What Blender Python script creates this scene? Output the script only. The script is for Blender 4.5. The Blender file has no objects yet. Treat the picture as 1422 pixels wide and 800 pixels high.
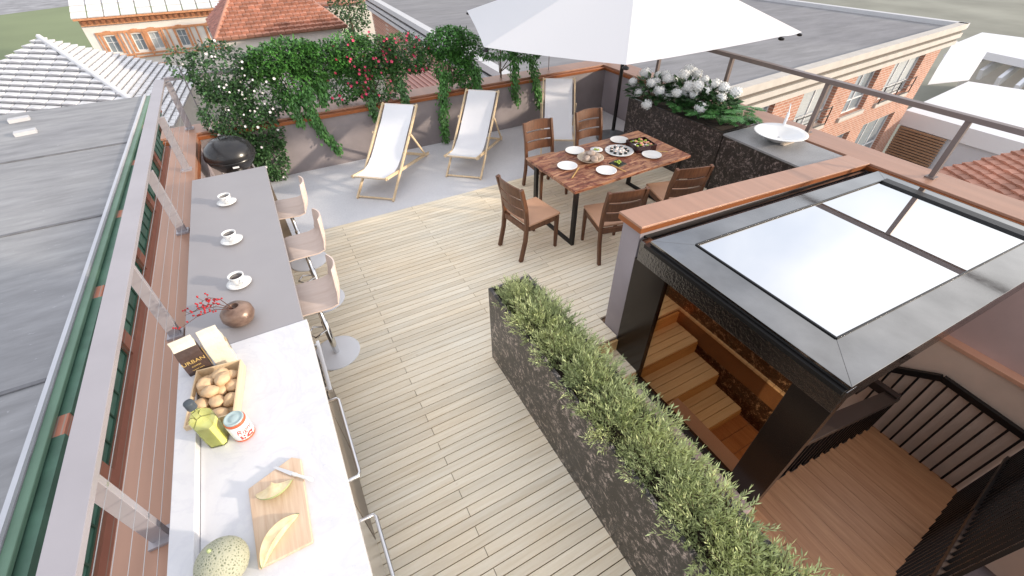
import bpy, math, random
from mathutils import Vector, Matrix, noise
random.seed(7)
R_=math.radians; PI=math.pi
sc=bpy.context.scene
COL=sc.collection
# ---------------------------------------------------------------- camera
f=599.363862; a,b,c=-0.487239566,0.854732884,-0.0124590731
CR=Matrix.Rotation(a,3,'Z')@Matrix.Rotation(b,3,'X')@Matrix.Rotation(c,3,'Z')
cam=bpy.data.cameras.new('camera'); co=bpy.data.objects.new('camera',cam); COL.objects.link(co)
cam.sensor_width=36; cam.lens=f/1422*36; cam.clip_end=2000; cam.clip_start=.02
co.matrix_world=Matrix.Translation((0,0,3))@CR.to_4x4(); sc.camera=co

# ---------------------------------------------------------------- world and sun
EL,AZ=R_(14),R_(-38)
w=bpy.data.worlds.new('World'); sc.world=w; w.use_nodes=True
nt=w.node_tree; bg=nt.nodes['Background']
sky=nt.nodes.new('ShaderNodeTexSky'); sky.sky_type='NISHITA'; sky.sun_disc=False
sky.sun_elevation=EL; sky.sun_rotation=PI/2-AZ; sky.dust_density=3; sky.air_density=1; sky.ozone_density=1
mx=nt.nodes.new('ShaderNodeMix'); mx.data_type='RGBA'; mx.inputs['Factor'].default_value=.72
nt.links.new(sky.outputs[0],mx.inputs['A']); 
ns=nt.nodes.new('ShaderNodeTexNoise'); ns.inputs['Scale'].default_value=2.2; ns.inputs['Detail'].default_value=5
rp=nt.nodes.new('ShaderNodeValToRGB'); rp.color_ramp.elements[0].position=.35; rp.color_ramp.elements[1].position=.65
rp.color_ramp.elements[0].color=(5.2,5.6,6.6,1); rp.color_ramp.elements[1].color=(9.2,9.0,9.0,1)
tc=nt.nodes.new('ShaderNodeTexCoord'); nt.links.new(tc.outputs['Generated'],ns.inputs['Vector'])
nt.links.new(ns.outputs['Fac'],rp.inputs[0]); nt.links.new(rp.outputs[0],mx.inputs['B'])
nt.links.new(mx.outputs['Result'],bg.inputs[0]); bg.inputs[1].default_value=.135
L=bpy.data.lights.new('sun','SUN'); L.energy=2.7; L.angle=R_(2.5); L.color=(1,.87,.72)
lo=bpy.data.objects.new('sun',L); COL.objects.link(lo)
sd=Vector((math.cos(EL)*math.cos(AZ),math.cos(EL)*math.sin(AZ),math.sin(EL)))
lo.rotation_euler=sd.to_track_quat('Z','Y').to_euler()
vs=sc.view_settings; vs.view_transform='Standard'; vs.look='None'; vs.gamma=1; vs.exposure=.58; vs.use_curve_mapping=False
sc.render.engine='CYCLES'
sc.cycles.max_bounces=8; sc.cycles.transparent_max_bounces=8

# ---------------------------------------------------------------- materials
def newmat(n):
    m=bpy.data.materials.new(n); m.use_nodes=True; return m,m.node_tree,m.node_tree.nodes['Principled BSDF']
def N(nt,t,**k):
    n=nt.nodes.new(t)
    for a_,v in k.items():
        if a_ in n.inputs: n.inputs[a_].default_value=v
        else: setattr(n,a_,v)
    return n
def coords(nt,scale=(1,1,1),rot=(0,0,0)):
    tc=N(nt,'ShaderNodeTexCoord'); mp=N(nt,'ShaderNodeMapping'); mp.inputs['Scale'].default_value=scale; mp.inputs['Rotation'].default_value=rot
    nt.links.new(tc.outputs['Object'],mp.inputs['Vector']); return mp.outputs[0]
def ramp(nt,src,stops):
    r=N(nt,'ShaderNodeValToRGB'); e=r.color_ramp.elements
    while len(e)<len(stops): e.new(.5)
    for i,(p,cc) in enumerate(stops): e[i].position=p; e[i].color=(*cc,1)
    nt.links.new(src,r.inputs[0]); return r.outputs[0]
def bump(nt,b_,src,strength,dist=.01):
    bp=N(nt,'ShaderNodeBump'); bp.inputs['Strength'].default_value=strength; bp.inputs['Distance'].default_value=dist
    nt.links.new(src,bp.inputs['Height']); nt.links.new(bp.outputs[0],b_.inputs['Normal'])
def noise_(nt,v,scale,detail=4,rough=.55,dist=0):
    n=N(nt,'ShaderNodeTexNoise'); n.inputs['Scale'].default_value=scale; n.inputs['Detail'].default_value=detail
    n.inputs['Roughness'].default_value=rough; n.inputs['Distortion'].default_value=dist
    nt.links.new(v,n.inputs['Vector']); return n.outputs['Fac']
def mul(c_,k): return tuple(min(1,x*k) for x in c_)
def pm(n,col,rough=.6,metal=0,var=.18,scale=3,bs=0,bscale=60,stretch=(1,1,1),col2=None,coat=0,spec=.5,island=0,rvar=0):
    m,nt,b_=newmat(n); v=coords(nt,stretch)
    f_=noise_(nt,v,scale)
    cc=ramp(nt,f_,[(.3,mul(col,1-var)),(.7,col2 or mul(col,1+var))])
    if island:
        g=N(nt,'ShaderNodeNewGeometry'); hs=N(nt,'ShaderNodeHueSaturation')
        mr=N(nt,'ShaderNodeMapRange'); mr.inputs['To Min'].default_value=1-island; mr.inputs['To Max'].default_value=1+island
        nt.links.new(g.outputs['Random Per Island'],mr.inputs['Value']); nt.links.new(mr.outputs[0],hs.inputs['Value'])
        nt.links.new(cc,hs.inputs['Color']); cc=hs.outputs[0]
    nt.links.new(cc,b_.inputs['Base Color'])
    b_.inputs['Roughness'].default_value=rough; b_.inputs['Metallic'].default_value=metal
    b_.inputs['Coat Weight'].default_value=coat; b_.inputs['Specular IOR Level'].default_value=spec
    if rvar:
        r2=N(nt,'ShaderNodeMapRange'); r2.inputs['To Min'].default_value=max(0,rough-rvar); r2.inputs['To Max'].default_value=rough+rvar
        nt.links.new(noise_(nt,v,scale*4),r2.inputs['Value']); nt.links.new(r2.outputs[0],b_.inputs['Roughness'])
    if bs: bump(nt,b_,noise_(nt,v,bscale,3),bs)
    return m
def wood(n,c1,c2,rough=.5,axis='x',gs=1.0,island=.12,bs=.15,contrast=(.3,.7)):
    m,nt,b_=newmat(n)
    st={'x':(.9,14,14),'y':(14,.9,14),'z':(14,14,.9)}[axis]; v=coords(nt,tuple(s*gs for s in st))
    g=N(nt,'ShaderNodeNewGeometry'); ad=N(nt,'ShaderNodeVectorMath',operation='SCALE'); ad.inputs['Scale'].default_value=37
    cx=N(nt,'ShaderNodeCombineXYZ'); nt.links.new(g.outputs['Random Per Island'],cx.inputs[0]); nt.links.new(g.outputs['Random Per Island'],cx.inputs[1])
    nt.links.new(cx.outputs[0],ad.inputs[0]); a2=N(nt,'ShaderNodeVectorMath',operation='ADD'); nt.links.new(v,a2.inputs[0]); nt.links.new(ad.outputs[0],a2.inputs[1])
    fa=noise_(nt,a2.outputs[0],2.4,6,.6,.6)
    cc=ramp(nt,fa,[(contrast[0],c1),(contrast[1],c2)])
    hs=N(nt,'ShaderNodeHueSaturation'); mr=N(nt,'ShaderNodeMapRange'); mr.inputs['To Min'].default_value=1-island; mr.inputs['To Max'].default_value=1+island
    nt.links.new(g.outputs['Random Per Island'],mr.inputs['Value']); nt.links.new(mr.outputs[0],hs.inputs['Value']); nt.links.new(cc,hs.inputs['Color'])
    nt.links.new(hs.outputs[0],b_.inputs['Base Color']); b_.inputs['Roughness'].default_value=rough
    bump(nt,b_,fa,bs,.004); return m
M={}
M['deck']=wood('pale_deck_wood',(.78,.68,.51),(.92,.85,.70),.6,'x',1,.085,.10)
def _knots(m):   # a few knots and warmer stretches
    nt=m.node_tree; b_=nt.nodes['Principled BSDF']; lk=b_.inputs['Base Color'].links[0].from_socket
    v=coords(nt,(1,1.6,1)); vo=N(nt,'ShaderNodeTexVoronoi'); vo.inputs['Scale'].default_value=2.6; nt.links.new(v,vo.inputs['Vector'])
    r=ramp(nt,vo.outputs['Distance'],[(.0,(.45,.33,.2)),(.05,(1,1,1))])
    w_=ramp(nt,noise_(nt,v,.9,2),[(.35,(1,1,1)),(.75,(1,.93,.84))])
    mm=N(nt,'ShaderNodeMix',data_type='RGBA',blend_type='MULTIPLY'); mm.inputs['Factor'].default_value=.55; nt.links.new(lk,mm.inputs['A']); nt.links.new(r,mm.inputs['B'])
    m3=N(nt,'ShaderNodeMix',data_type='RGBA',blend_type='MULTIPLY'); m3.inputs['Factor'].default_value=1; nt.links.new(mm.outputs['Result'],m3.inputs['A']); nt.links.new(w_,m3.inputs['B'])
    nt.links.new(m3.outputs['Result'],b_.inputs['Base Color'])
_knots(M['deck'])
M['under']=pm('dark_underlay',(.24,.15,.09),.9)
M['stairwood']=wood('warm_stair_wood',(.38,.17,.075),(.54,.28,.135),.4,'y',1,.07,.1)
M['riserwood']=wood('honey_riser_wood',(.5,.3,.12),(.66,.43,.2),.5,'x',1,.08)
M['chairwood']=wood('walnut_chair_wood',(.085,.034,.016),(.17,.070,.032),.38,'z',1.5,.12,.1)
M['palewood']=wood('pale_beech_wood',(.68,.5,.3),(.82,.66,.44),.5,'y',1,.08,.08)
M['stoolwood']=wood('pinkish_oak_veneer',(.66,.52,.44),(.76,.63,.56),.5,'x',.7,.0,.03)
M['boardwood']=wood('cutting_board_wood',(.62,.42,.28),(.78,.6,.44),.5,'y',1.4,.05,.05)
M['crate']=wood('thin_crate_wood',(.62,.46,.28),(.76,.6,.4),.6,'y',1,.08)
M['darkplank']=wood('grey_brown_plank',(.12,.08,.06),(.26,.19,.15),.6,'x',1,.15)
# table top: reclaimed boards with dark cracks and red-violet stains
m,nt,b_=newmat('reclaimed_table_wood'); v=coords(nt,(1.2,9,9)); fa=noise_(nt,v,2.2,7,.65,.9)
c1=ramp(nt,fa,[(.30,(.09,.022,.015)),(.42,(.28,.12,.065)),(.60,(.44,.22,.12)),(.72,(.56,.33,.20))])
v2=coords(nt,(1.6,4.5,4)); f2=noise_(nt,v2,1.7,5,.7,1.6); c2=ramp(nt,f2,[(.50,(1,1,1)),(.54,(.30,.09,.13)),(.585,(.42,.16,.2)),(.63,(1,1,1))])
mm=N(nt,'ShaderNodeMix',data_type='RGBA',blend_type='MULTIPLY'); mm.inputs['Factor'].default_value=.85
nt.links.new(c1,mm.inputs['A']); nt.links.new(c2,mm.inputs['B']); nt.links.new(mm.outputs['Result'],b_.inputs['Base Color']); b_.inputs['Roughness'].default_value=.32; bump(nt,b_,fa,.2,.004)
M['table']=m
M['seat']=pm('peach_leather',(.56,.32,.20),.5,0,.08,4,.1,90)
def brushed(n,col,rough=.4,metal=.9,var=.1): return pm(n,col,rough,metal,var,2,0,0,(1,1,1),None,rvar=.08)
M['rail']=pm('mauve_grey_railing_metal',(.40,.375,.395),.42,.35,.05,3,.03,200)
M['railbrown']=pm('bronze_grey_railing_metal',(.20,.16,.15),.42,.3,.05,3,.03,200)
M['wire']=pm('steel_cable',(.6,.6,.6),.3,.9,.02)
M['copper']=pm('brown_copper_coping',(.40,.225,.155),.42,.2,.1,2,.03,80,(6,.5,6),rvar=.08)
M['copperdark']=pm('rust_copper_fascia',(.34,.115,.04),.4,.4,.15,3)
M['stucco']=pm('lavender_grey_stucco',(.34,.30,.32),.62,.0,.16,1.2,.12,30,rvar=.08)
M['stuccoback']=pm('brown_grey_stucco',(.27,.235,.235),.62,0,.2,1.4,.12,30)
M['stucco2']=pm('pink_tan_stucco',(.80,.62,.50),.75,0,.1,1.5,.1,40)
M['stucco3']=pm('pink_stucco',(.60,.44,.41),.75,0,.08,1.5,.1,40)
M['coppertrim']=pm('bright_copper_trim',(.80,.45,.30),.35,.2,.05)
# terrazzo terrace
m,nt,b_=newmat('pale_terrazzo'); v=coords(nt); c1=ramp(nt,noise_(nt,v,180,2,.7),[(.35,(.60,.60,.62)),(.5,(.74,.74,.75)),(.65,(.84,.84,.85))])
c2=ramp(nt,noise_(nt,v,1.3,4),[(.3,(.86,.86,.88)),(.7,(1,1,1))]); mm=N(nt,'ShaderNodeMix',data_type='RGBA',blend_type='MULTIPLY'); mm.inputs['Factor'].default_value=1
nt.links.new(c1,mm.inputs['A']); nt.links.new(c2,mm.inputs['B']); nt.links.new(mm.outputs['Result'],b_.inputs['Base Color']); b_.inputs['Roughness'].default_value=.55; M['terrazzo']=m
# white marble
m,nt,b_=newmat('white_marble'); v=coords(nt,(1,1,1),(0,0,.6)); fa=noise_(nt,v,2.2,7,.62,1.6)
c1=ramp(nt,fa,[(.46,(.70,.70,.715)),(.5,(.66,.66,.685)),(.54,(.70,.70,.715))]); c2=ramp(nt,noise_(nt,v,9,4,.6,.5),[(.35,(.965,.965,.98)),(.62,(1,1,1))])
sp=ramp(nt,noise_(nt,v,22,3,.7),[(.66,(1,1,1)),(.78,(.80,.80,.85))])
mm=N(nt,'ShaderNodeMix',data_type='RGBA',blend_type='MULTIPLY'); mm.inputs['Factor'].default_value=1; m2=N(nt,'ShaderNodeMix',data_type='RGBA',blend_type='MULTIPLY'); m2.inputs['Factor'].default_value=1
nt.links.new(c1,mm.inputs['A']); nt.links.new(c2,mm.inputs['B']); nt.links.new(mm.outputs['Result'],m2.inputs['A']); nt.links.new(sp,m2.inputs['B']); nt.links.new(m2.outputs['Result'],b_.inputs['Base Color']); b_.inputs['Roughness'].default_value=.22; M['marble']=m
# dark veined stone
def darkstone(n,base,vein,scale,rough=.3,w=.02,spk=.6):
    m,nt,b_=newmat(n); v=coords(nt,(1,1,1),(.5,.3,.4)); fa=noise_(nt,v,scale,8,.72,1.3)
    f1=ramp(nt,fa,[(.5-w,(0,0,0)),(.5,(1,1,1)),(.5+w,(0,0,0))]); g1=ramp(nt,noise_(nt,v,scale*9,5,.75,.4),[(.48,(0,0,0)),(.60,(1,1,1))])
    mlt=N(nt,'ShaderNodeMath',operation='MULTIPLY'); nt.links.new(f1,mlt.inputs[0]); nt.links.new(g1,mlt.inputs[1])
    f3=ramp(nt,noise_(nt,v,scale*1.7,8,.75,2.2),[(.485,(0,0,0)),(.5,(1,1,1)),(.515,(0,0,0))]); m4=N(nt,'ShaderNodeMath',operation='MULTIPLY'); nt.links.new(f3,m4.inputs[0]); nt.links.new(g1,m4.inputs[1])
    ad=N(nt,'ShaderNodeMath',operation='ADD',use_clamp=True); nt.links.new(mlt.outputs[0],ad.inputs[0]); nt.links.new(m4.outputs[0],ad.inputs[1])
    mk=N(nt,'ShaderNodeMath',operation='MULTIPLY'); mk.inputs[1].default_value=spk; nt.links.new(ad.outputs[0],mk.inputs[0])
    bc=ramp(nt,noise_(nt,v,14,4),[(.3,mul(base,.75)),(.7,mul(base,1.3))])
    mm=N(nt,'ShaderNodeMix',data_type='RGBA'); nt.links.new(mk.outputs[0],mm.inputs['Factor']); nt.links.new(bc,mm.inputs['A']); mm.inputs['B'].default_value=(*vein,1)
    nt.links.new(mm.outputs['Result'],b_.inputs['Base Color']); b_.inputs['Roughness'].default_value=rough; return m
M['planterstone']=darkstone('brown_black_veined_stone',(.026,.022,.019),(.66,.54,.47),2.8,.36,.026,1.0)
M['darkmarble']=darkstone('black_veined_stone',(.028,.022,.020),(.46,.36,.33),3.0,.28,.03,.75)
M['leather_stone']=pm('grey_leathered_granite',(.27,.265,.265),.32,0,.15,3,.5,160)
M['greytop']=pm('warm_grey_countertop',(.33,.315,.325),.45,0,.03,2,.02,200)
M['cabinet']=pm('bronze_grey_cabinet',(.20,.165,.135),.4,.3,.08,2)
M['dark']=pm('matte_black',(.012,.012,.013),.5)
M['black']=pm('black_metal',(.015,.014,.014),.35,.3,.1)
# hammered-look black metal of the stair enclosure
m,nt,b_=newmat('gloss_black_steel'); v=coords(nt); fa=noise_(nt,v,45,3,.6,.5); b_.inputs['Base Color'].default_value=(.20,.20,.21,1); b_.inputs['Metallic'].default_value=1
b_.inputs['Roughness'].default_value=.16; b_.inputs['Specular IOR Level'].default_value=.9; bump(nt,b_,fa,.5,.008); M['gloss']=m
M['lidmetal']=pm('grey_lid_steel',(.26,.255,.25),.10,1,.2,2.5,.02,14,rvar=.07)
m,nt,b_=newmat('polished_black_panel'); b_.inputs['Base Color'].default_value=(.022,.016,.013,1); b_.inputs['Metallic'].default_value=.4; b_.inputs['Roughness'].default_value=.22; M['panel']=m
M['handrail']=pm('dark_bronze_handrail',(.035,.022,.017),.4,.1,.2)
m,nt,b_=newmat('mirror_roof_glass'); b_.inputs['Base Color'].default_value=(.72,.73,.745,1); b_.inputs['Metallic'].default_value=1; b_.inputs['Roughness'].default_value=.01; M['mirror']=m
# bronze glass: tinted see-through + strong reflection
m,nt,b_=newmat('bronze_glass'); gl=N(nt,'ShaderNodeBsdfGlossy'); gl.inputs['Color'].default_value=(.60,.39,.21,1); gl.inputs['Roughness'].default_value=.0
tr=N(nt,'ShaderNodeBsdfTransparent'); tr.inputs['Color'].default_value=(.62,.34,.18,1); ms=N(nt,'ShaderNodeMixShader'); ms.inputs[0].default_value=.68
nt.links.new(tr.outputs[0],ms.inputs[1]); nt.links.new(gl.outputs[0],ms.inputs[2]); nt.links.new(ms.outputs[0],nt.nodes['Material Output'].inputs[0]); M['bronzeglass']=m
def glassy(n,tint,rough=.05,fac=.25):
    m,nt,b_=newmat(n); gl=N(nt,'ShaderNodeBsdfGlossy'); gl.inputs['Roughness'].default_value=rough; tr=N(nt,'ShaderNodeBsdfTransparent'); tr.inputs['Color'].default_value=(*tint,1)
    ms=N(nt,'ShaderNodeMixShader'); fr=N(nt,'ShaderNodeFresnel'); fr.inputs[0].default_value=1.5; nt.links.new(fr.outputs[0],ms.inputs[0]); nt.links.new(tr.outputs[0],ms.inputs[1]); nt.links.new(gl.outputs[0],ms.inputs[2])
    nt.links.new(ms.outputs[0],nt.nodes['Material Output'].inputs[0]); return m
M['bottleglass']=glassy('clear_bottle_glass',(.95,.985,.95))
M['oil']=pm('yellow_green_oil',(.93,.88,.30),.12,0,.15,8)
M['white']=pm('white_china',(.82,.82,.81),.18,0,.01)
M['whitemetal']=pm('white_enamel',(.84,.84,.86),.3,0,.02)
M['chrome']=pm('chrome',(.7,.7,.7),.12,1,.02)
M['steel']=pm('steel',(.75,.74,.74),.28,1,.02)
M['coffee']=pm('black_coffee',(.03,.012,.006),.08)
M['canvas']=pm('white_canvas',(.84,.84,.86),.85,0,.02,3,.15,500)
M['umb']=pm('white_parasol_cloth',(.66,.66,.69),.8,0,.01,3,.06,700)
m,nt,b_=newmat('white_parasol_fabric'); b_.inputs['Base Color'].default_value=(.80,.80,.82,1); b_.inputs['Roughness'].default_value=.85
tl_=N(nt,'ShaderNodeBsdfTranslucent'); tl_.inputs['Color'].default_value=(.85,.85,.88,1); ms=N(nt,'ShaderNodeMixShader'); ms.inputs[0].default_value=.28
nt.links.new(b_.outputs[0],ms.inputs[1]); nt.links.new(tl_.outputs[0],ms.inputs[2]); nt.links.new(ms.outputs[0],nt.nodes['Material Output'].inputs[0])
bump(nt,b_,noise_(nt,coords(nt),500,2),.1,.002); M['umb']=m
M['vase']=pm('brown_mottled_ceramic',(.16,.09,.065),.35,.2,.4,9,.15,40,(1,1,2),(.32,.22,.17))
M['berry']=pm('red_berry',(.42,.012,.02),.3)
M['twig']=pm('dark_twig',(.10,.04,.03),.7)
M['potato']=pm('potato_skin',(.60,.42,.25),.7,0,.2,9,.3,60,island=.15)
M['bread']=pm('floury_bread',(.34,.24,.18),.8,0,.35,12,.5,40,(1,1,1),(.62,.52,.45))
M['melonskin']=None
m,nt,b_=newmat('netted_melon_skin'); v=coords(nt); vo=N(nt,'ShaderNodeTexVoronoi',feature='DISTANCE_TO_EDGE'); vo.inputs['Scale'].default_value=95; nt.links.new(v,vo.inputs['Vector'])
cc=ramp(nt,vo.outputs['Distance'],[(.16,(.42,.42,.31)),(.36,(.15,.17,.10))]); nt.links.new(cc,b_.inputs['Base Color']); b_.inputs['Roughness'].default_value=.6
iv=N(nt,'ShaderNodeMath',operation='MULTIPLY'); iv.inputs[1].default_value=-1; nt.links.new(vo.outputs['Distance'],iv.inputs[0]); bump(nt,b_,iv.outputs[0],.6,.006); M['melonskin']=m
M['melonflesh']=pm('melon_flesh',(.80,.60,.32),.35,0,.12,25,.1,60,(1,1,1),(.88,.74,.48))
M['melonrind']=pm('melon_rind',(.35,.42,.2),.5)
M['leafA']=pm('climber_leaf_green',(.065,.165,.04),.42,0,.35,3,island=.45)
M['leafB']=pm('bright_climber_leaf',(.07,.20,.04),.42,0,.35,3,island=.42)
M['leafC']=pm('dark_climber_leaf',(.05,.115,.04),.42,0,.35,3,island=.5)
M['leafH']=pm('hydrangea_leaf',(.03,.085,.025),.45,0,.3,3,island=.4)
M['leafP']=pm('fern_leaf_green',(.075,.22,.06),.4,0,.3,3,island=.35)
M['conifer']=pm('silvery_juniper',(.34,.42,.20),.6,0,.25,6,island=.45,col2=(.64,.68,.32))
M['redflower']=pm('crimson_petal',(.58,.05,.12),.5,0,.2,9,island=.4)
M['whiteflower']=pm('white_petal',(.80,.76,.76),.6,0,.05,9,island=.12)
M['hydr']=pm('hydrangea_petal',(.86,.88,.88),.6,0,.05,9,island=.2)
M['soil']=pm('dark_soil',(.05,.035,.025),.95,0,.3,20,.5,40)
M['trunk']=pm('bark',(.14,.1,.07),.8,0,.3,10,.4,40)
# backgrounds
M['roofgrey']=None
def roofing(n,base,patch=True):
    m,nt,b_=newmat(n); v=coords(nt,(.4,1.6,1),(0,0,.3)); fa=noise_(nt,v,1.2,6,.6); v2=coords(nt,(2,5,1),(0,0,.5)); sp=ramp(nt,noise_(nt,v2,2.2,3,.7),[(.66,(1,1,1)),(.76,(1.6,1.6,1.65))])
    c1=ramp(nt,fa,[(.3,mul(base,.78)),(.7,mul(base,1.15))]); c3=ramp(nt,noise_(nt,coords(nt),.12,3),[(.4,(.85,.85,.87)),(.6,(1,1,1))])
    mm=N(nt,'ShaderNodeMix',data_type='RGBA',blend_type='MULTIPLY'); mm.inputs['Factor'].default_value=1; nt.links.new(c1,mm.inputs['A']); nt.links.new(sp,mm.inputs['B'])
    m2=N(nt,'ShaderNodeMix',data_type='RGBA',blend_type='MULTIPLY'); m2.inputs['Factor'].default_value=1; nt.links.new(mm.outputs['Result'],m2.inputs['A']); nt.links.new(c3,m2.inputs['B'])
    nt.links.new(m2.outputs['Result'],b_.inputs['Base Color']); b_.inputs['Roughness'].default_value=.75; return m
M['roofgrey']=roofing('weathered_felt_roof',(.32,.32,.325)); M['roofdark']=roofing('dark_gravel_roof',(.24,.235,.24))
def brick(n,c1,c2,mortar,scale,rot):
    m,nt,b_=newmat(n); v=coords(nt,(1,1,1),rot); bt=N(nt,'ShaderNodeTexBrick'); bt.inputs['Scale'].default_value=scale
    bt.inputs['Color1'].default_value=(*c1,1); bt.inputs['Color2'].default_value=(*c2,1); bt.inputs['Mortar'].default_value=(*mortar,1); bt.inputs['Mortar Size'].default_value=.022
    bt.inputs['Brick Width'].default_value=.5; bt.inputs['Row Height'].default_value=.17
    nt.links.new(v,bt.inputs['Vector']); mm=N(nt,'ShaderNodeMix',data_type='RGBA',blend_type='MULTIPLY'); mm.inputs['Factor'].default_value=.6
    cc=ramp(nt,noise_(nt,v,.9,5),[(.3,(.75,.72,.7)),(.7,(1,1,1))]); nt.links.new(bt.outputs['Color'],mm.inputs['A']); nt.links.new(cc,mm.inputs['B']); nt.links.new(mm.outputs['Result'],b_.inputs['Base Color'])
    b_.inputs['Roughness'].default_value=.85; return m
M['brickX']=brick('orange_brick_facade',(.50,.24,.16),(.40,.18,.12),(.56,.45,.38),1.25,(R_(90),0,0))
M['brickY']=brick('red_brick_street_wall',(.60,.26,.17),(.46,.18,.12),(.45,.33,.27),1.1,(R_(90),0,R_(90)))
M['paleorange']=pm('orange_terracotta_trim',(.55,.26,.13),.7,0,.2,3)
M['palestucco']=pm('cream_render',(.72,.69,.64),.8,0,.05,1)
M['cream']=pm('cream_stone_cornice',(.50,.465,.42),.7,0,.08,2)
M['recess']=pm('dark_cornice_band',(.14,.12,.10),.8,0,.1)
M['greycornice']=pm('light_grey_cornice',(.55,.55,.56),.7,0,.05)
M['windowglass']=pm('blue_grey_window_glass',(.20,.25,.29),.08,0,.2,.5,col2=(.34,.38,.40))
M['frame_white']=pm('white_window_frame',(.75,.75,.75),.5)
M['blind']=pm('grey_blind',(.42,.45,.46),.6,0,.1,4,stretch=(1,1,8))
M['green']=pm('green_painted_steel',(.08,.17,.12),.45,.1,.2,1.5,.05,30)
M['greenlight']=pm('pale_green_gutter',(.13,.23,.16),.45,.1,.15,.7)
M['greenpane']=pm('green_window_panel',(.13,.28,.21),.3,0,.3,1.2,stretch=(1,.6,2))
M['redtile']=pm('red_clay_tile',(.44,.215,.15),.7,0,.2,1.0,.1,20,island=.2)
M['whitetile']=pm('white_concrete_tile',(.72,.72,.73),.6,0,.06,1.0,island=.06)
M['corr']=pm('brown_red_metal_roof',(.34,.17,.14),.6,0,.1,1)
M['whiteroof']=pm('white_membrane_roof',(.70,.71,.74),.7,0,.03,.3)
M['whitewall']=pm('white_grey_render',(.55,.56,.60),.7,0,.05,.5)
M['louver']=pm('brown_louver',(.33,.20,.12),.6,0,.1)
M['grass']=pm('grass_green',(.19,.23,.12),.95,0,.12,.04)
M['olive']=pm('dusty_green_ground',(.22,.22,.18),.95,0,.2,.05,0,0,col2=(.30,.30,.25))
M['asphalt']=pm('pale_street_paving',(.26,.26,.27),.9,0,.2,.3,col2=(.36,.36,.38))
M['paperdark']=pm('dark_brown_paper_bag',(.07,.045,.04),.45,0,.25,12,.4,25)
M['papercream']=pm('cream_paper_bag',(.72,.66,.54),.6,0,.06,10,.5,22)
M['gold']=pm('gold_print',(.68,.48,.18),.4,.2,.1)
M['ink']=pm('brown_ink_print',(.12,.08,.05),.6)
M['redlabel']=pm('red_label_print',(.55,.05,.04),.4)
M['lidblue']=pm('pale_blue_jar_lid',(.45,.56,.56),.3,.3,.05)
M['redlid']=pm('orange_red_band',(.62,.13,.05),.35)
M['capgrey']=pm('slate_bottle_cap',(.06,.075,.09),.4)
M['lacquer']=pm('red_black_lacquer',(.035,.01,.01),.25,0,.3,20)
M['rice']=pm('white_rice',(.78,.75,.72),.6,0,.12,60,.5,90)
M['nori']=pm('nori_black',(.012,.015,.012),.4)
M['salmon']=pm('pink_fish',(.72,.32,.22),.35,0,.2,30)
M['greenfood']=pm('green_food',(.28,.38,.04),.4,0,.3,30,.3,40)
M['chopstick']=pm('bamboo_chopstick',(.68,.45,.16),.5)
M['umbblack']=pm('black_pole_metal',(.012,.012,.013),.35,.4)
M['stone']=pm('grey_base_stone',(.16,.17,.18),.6)
M['grill']=pm('black_grill_enamel',(.02,.02,.022),.24,0,.1)

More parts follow.
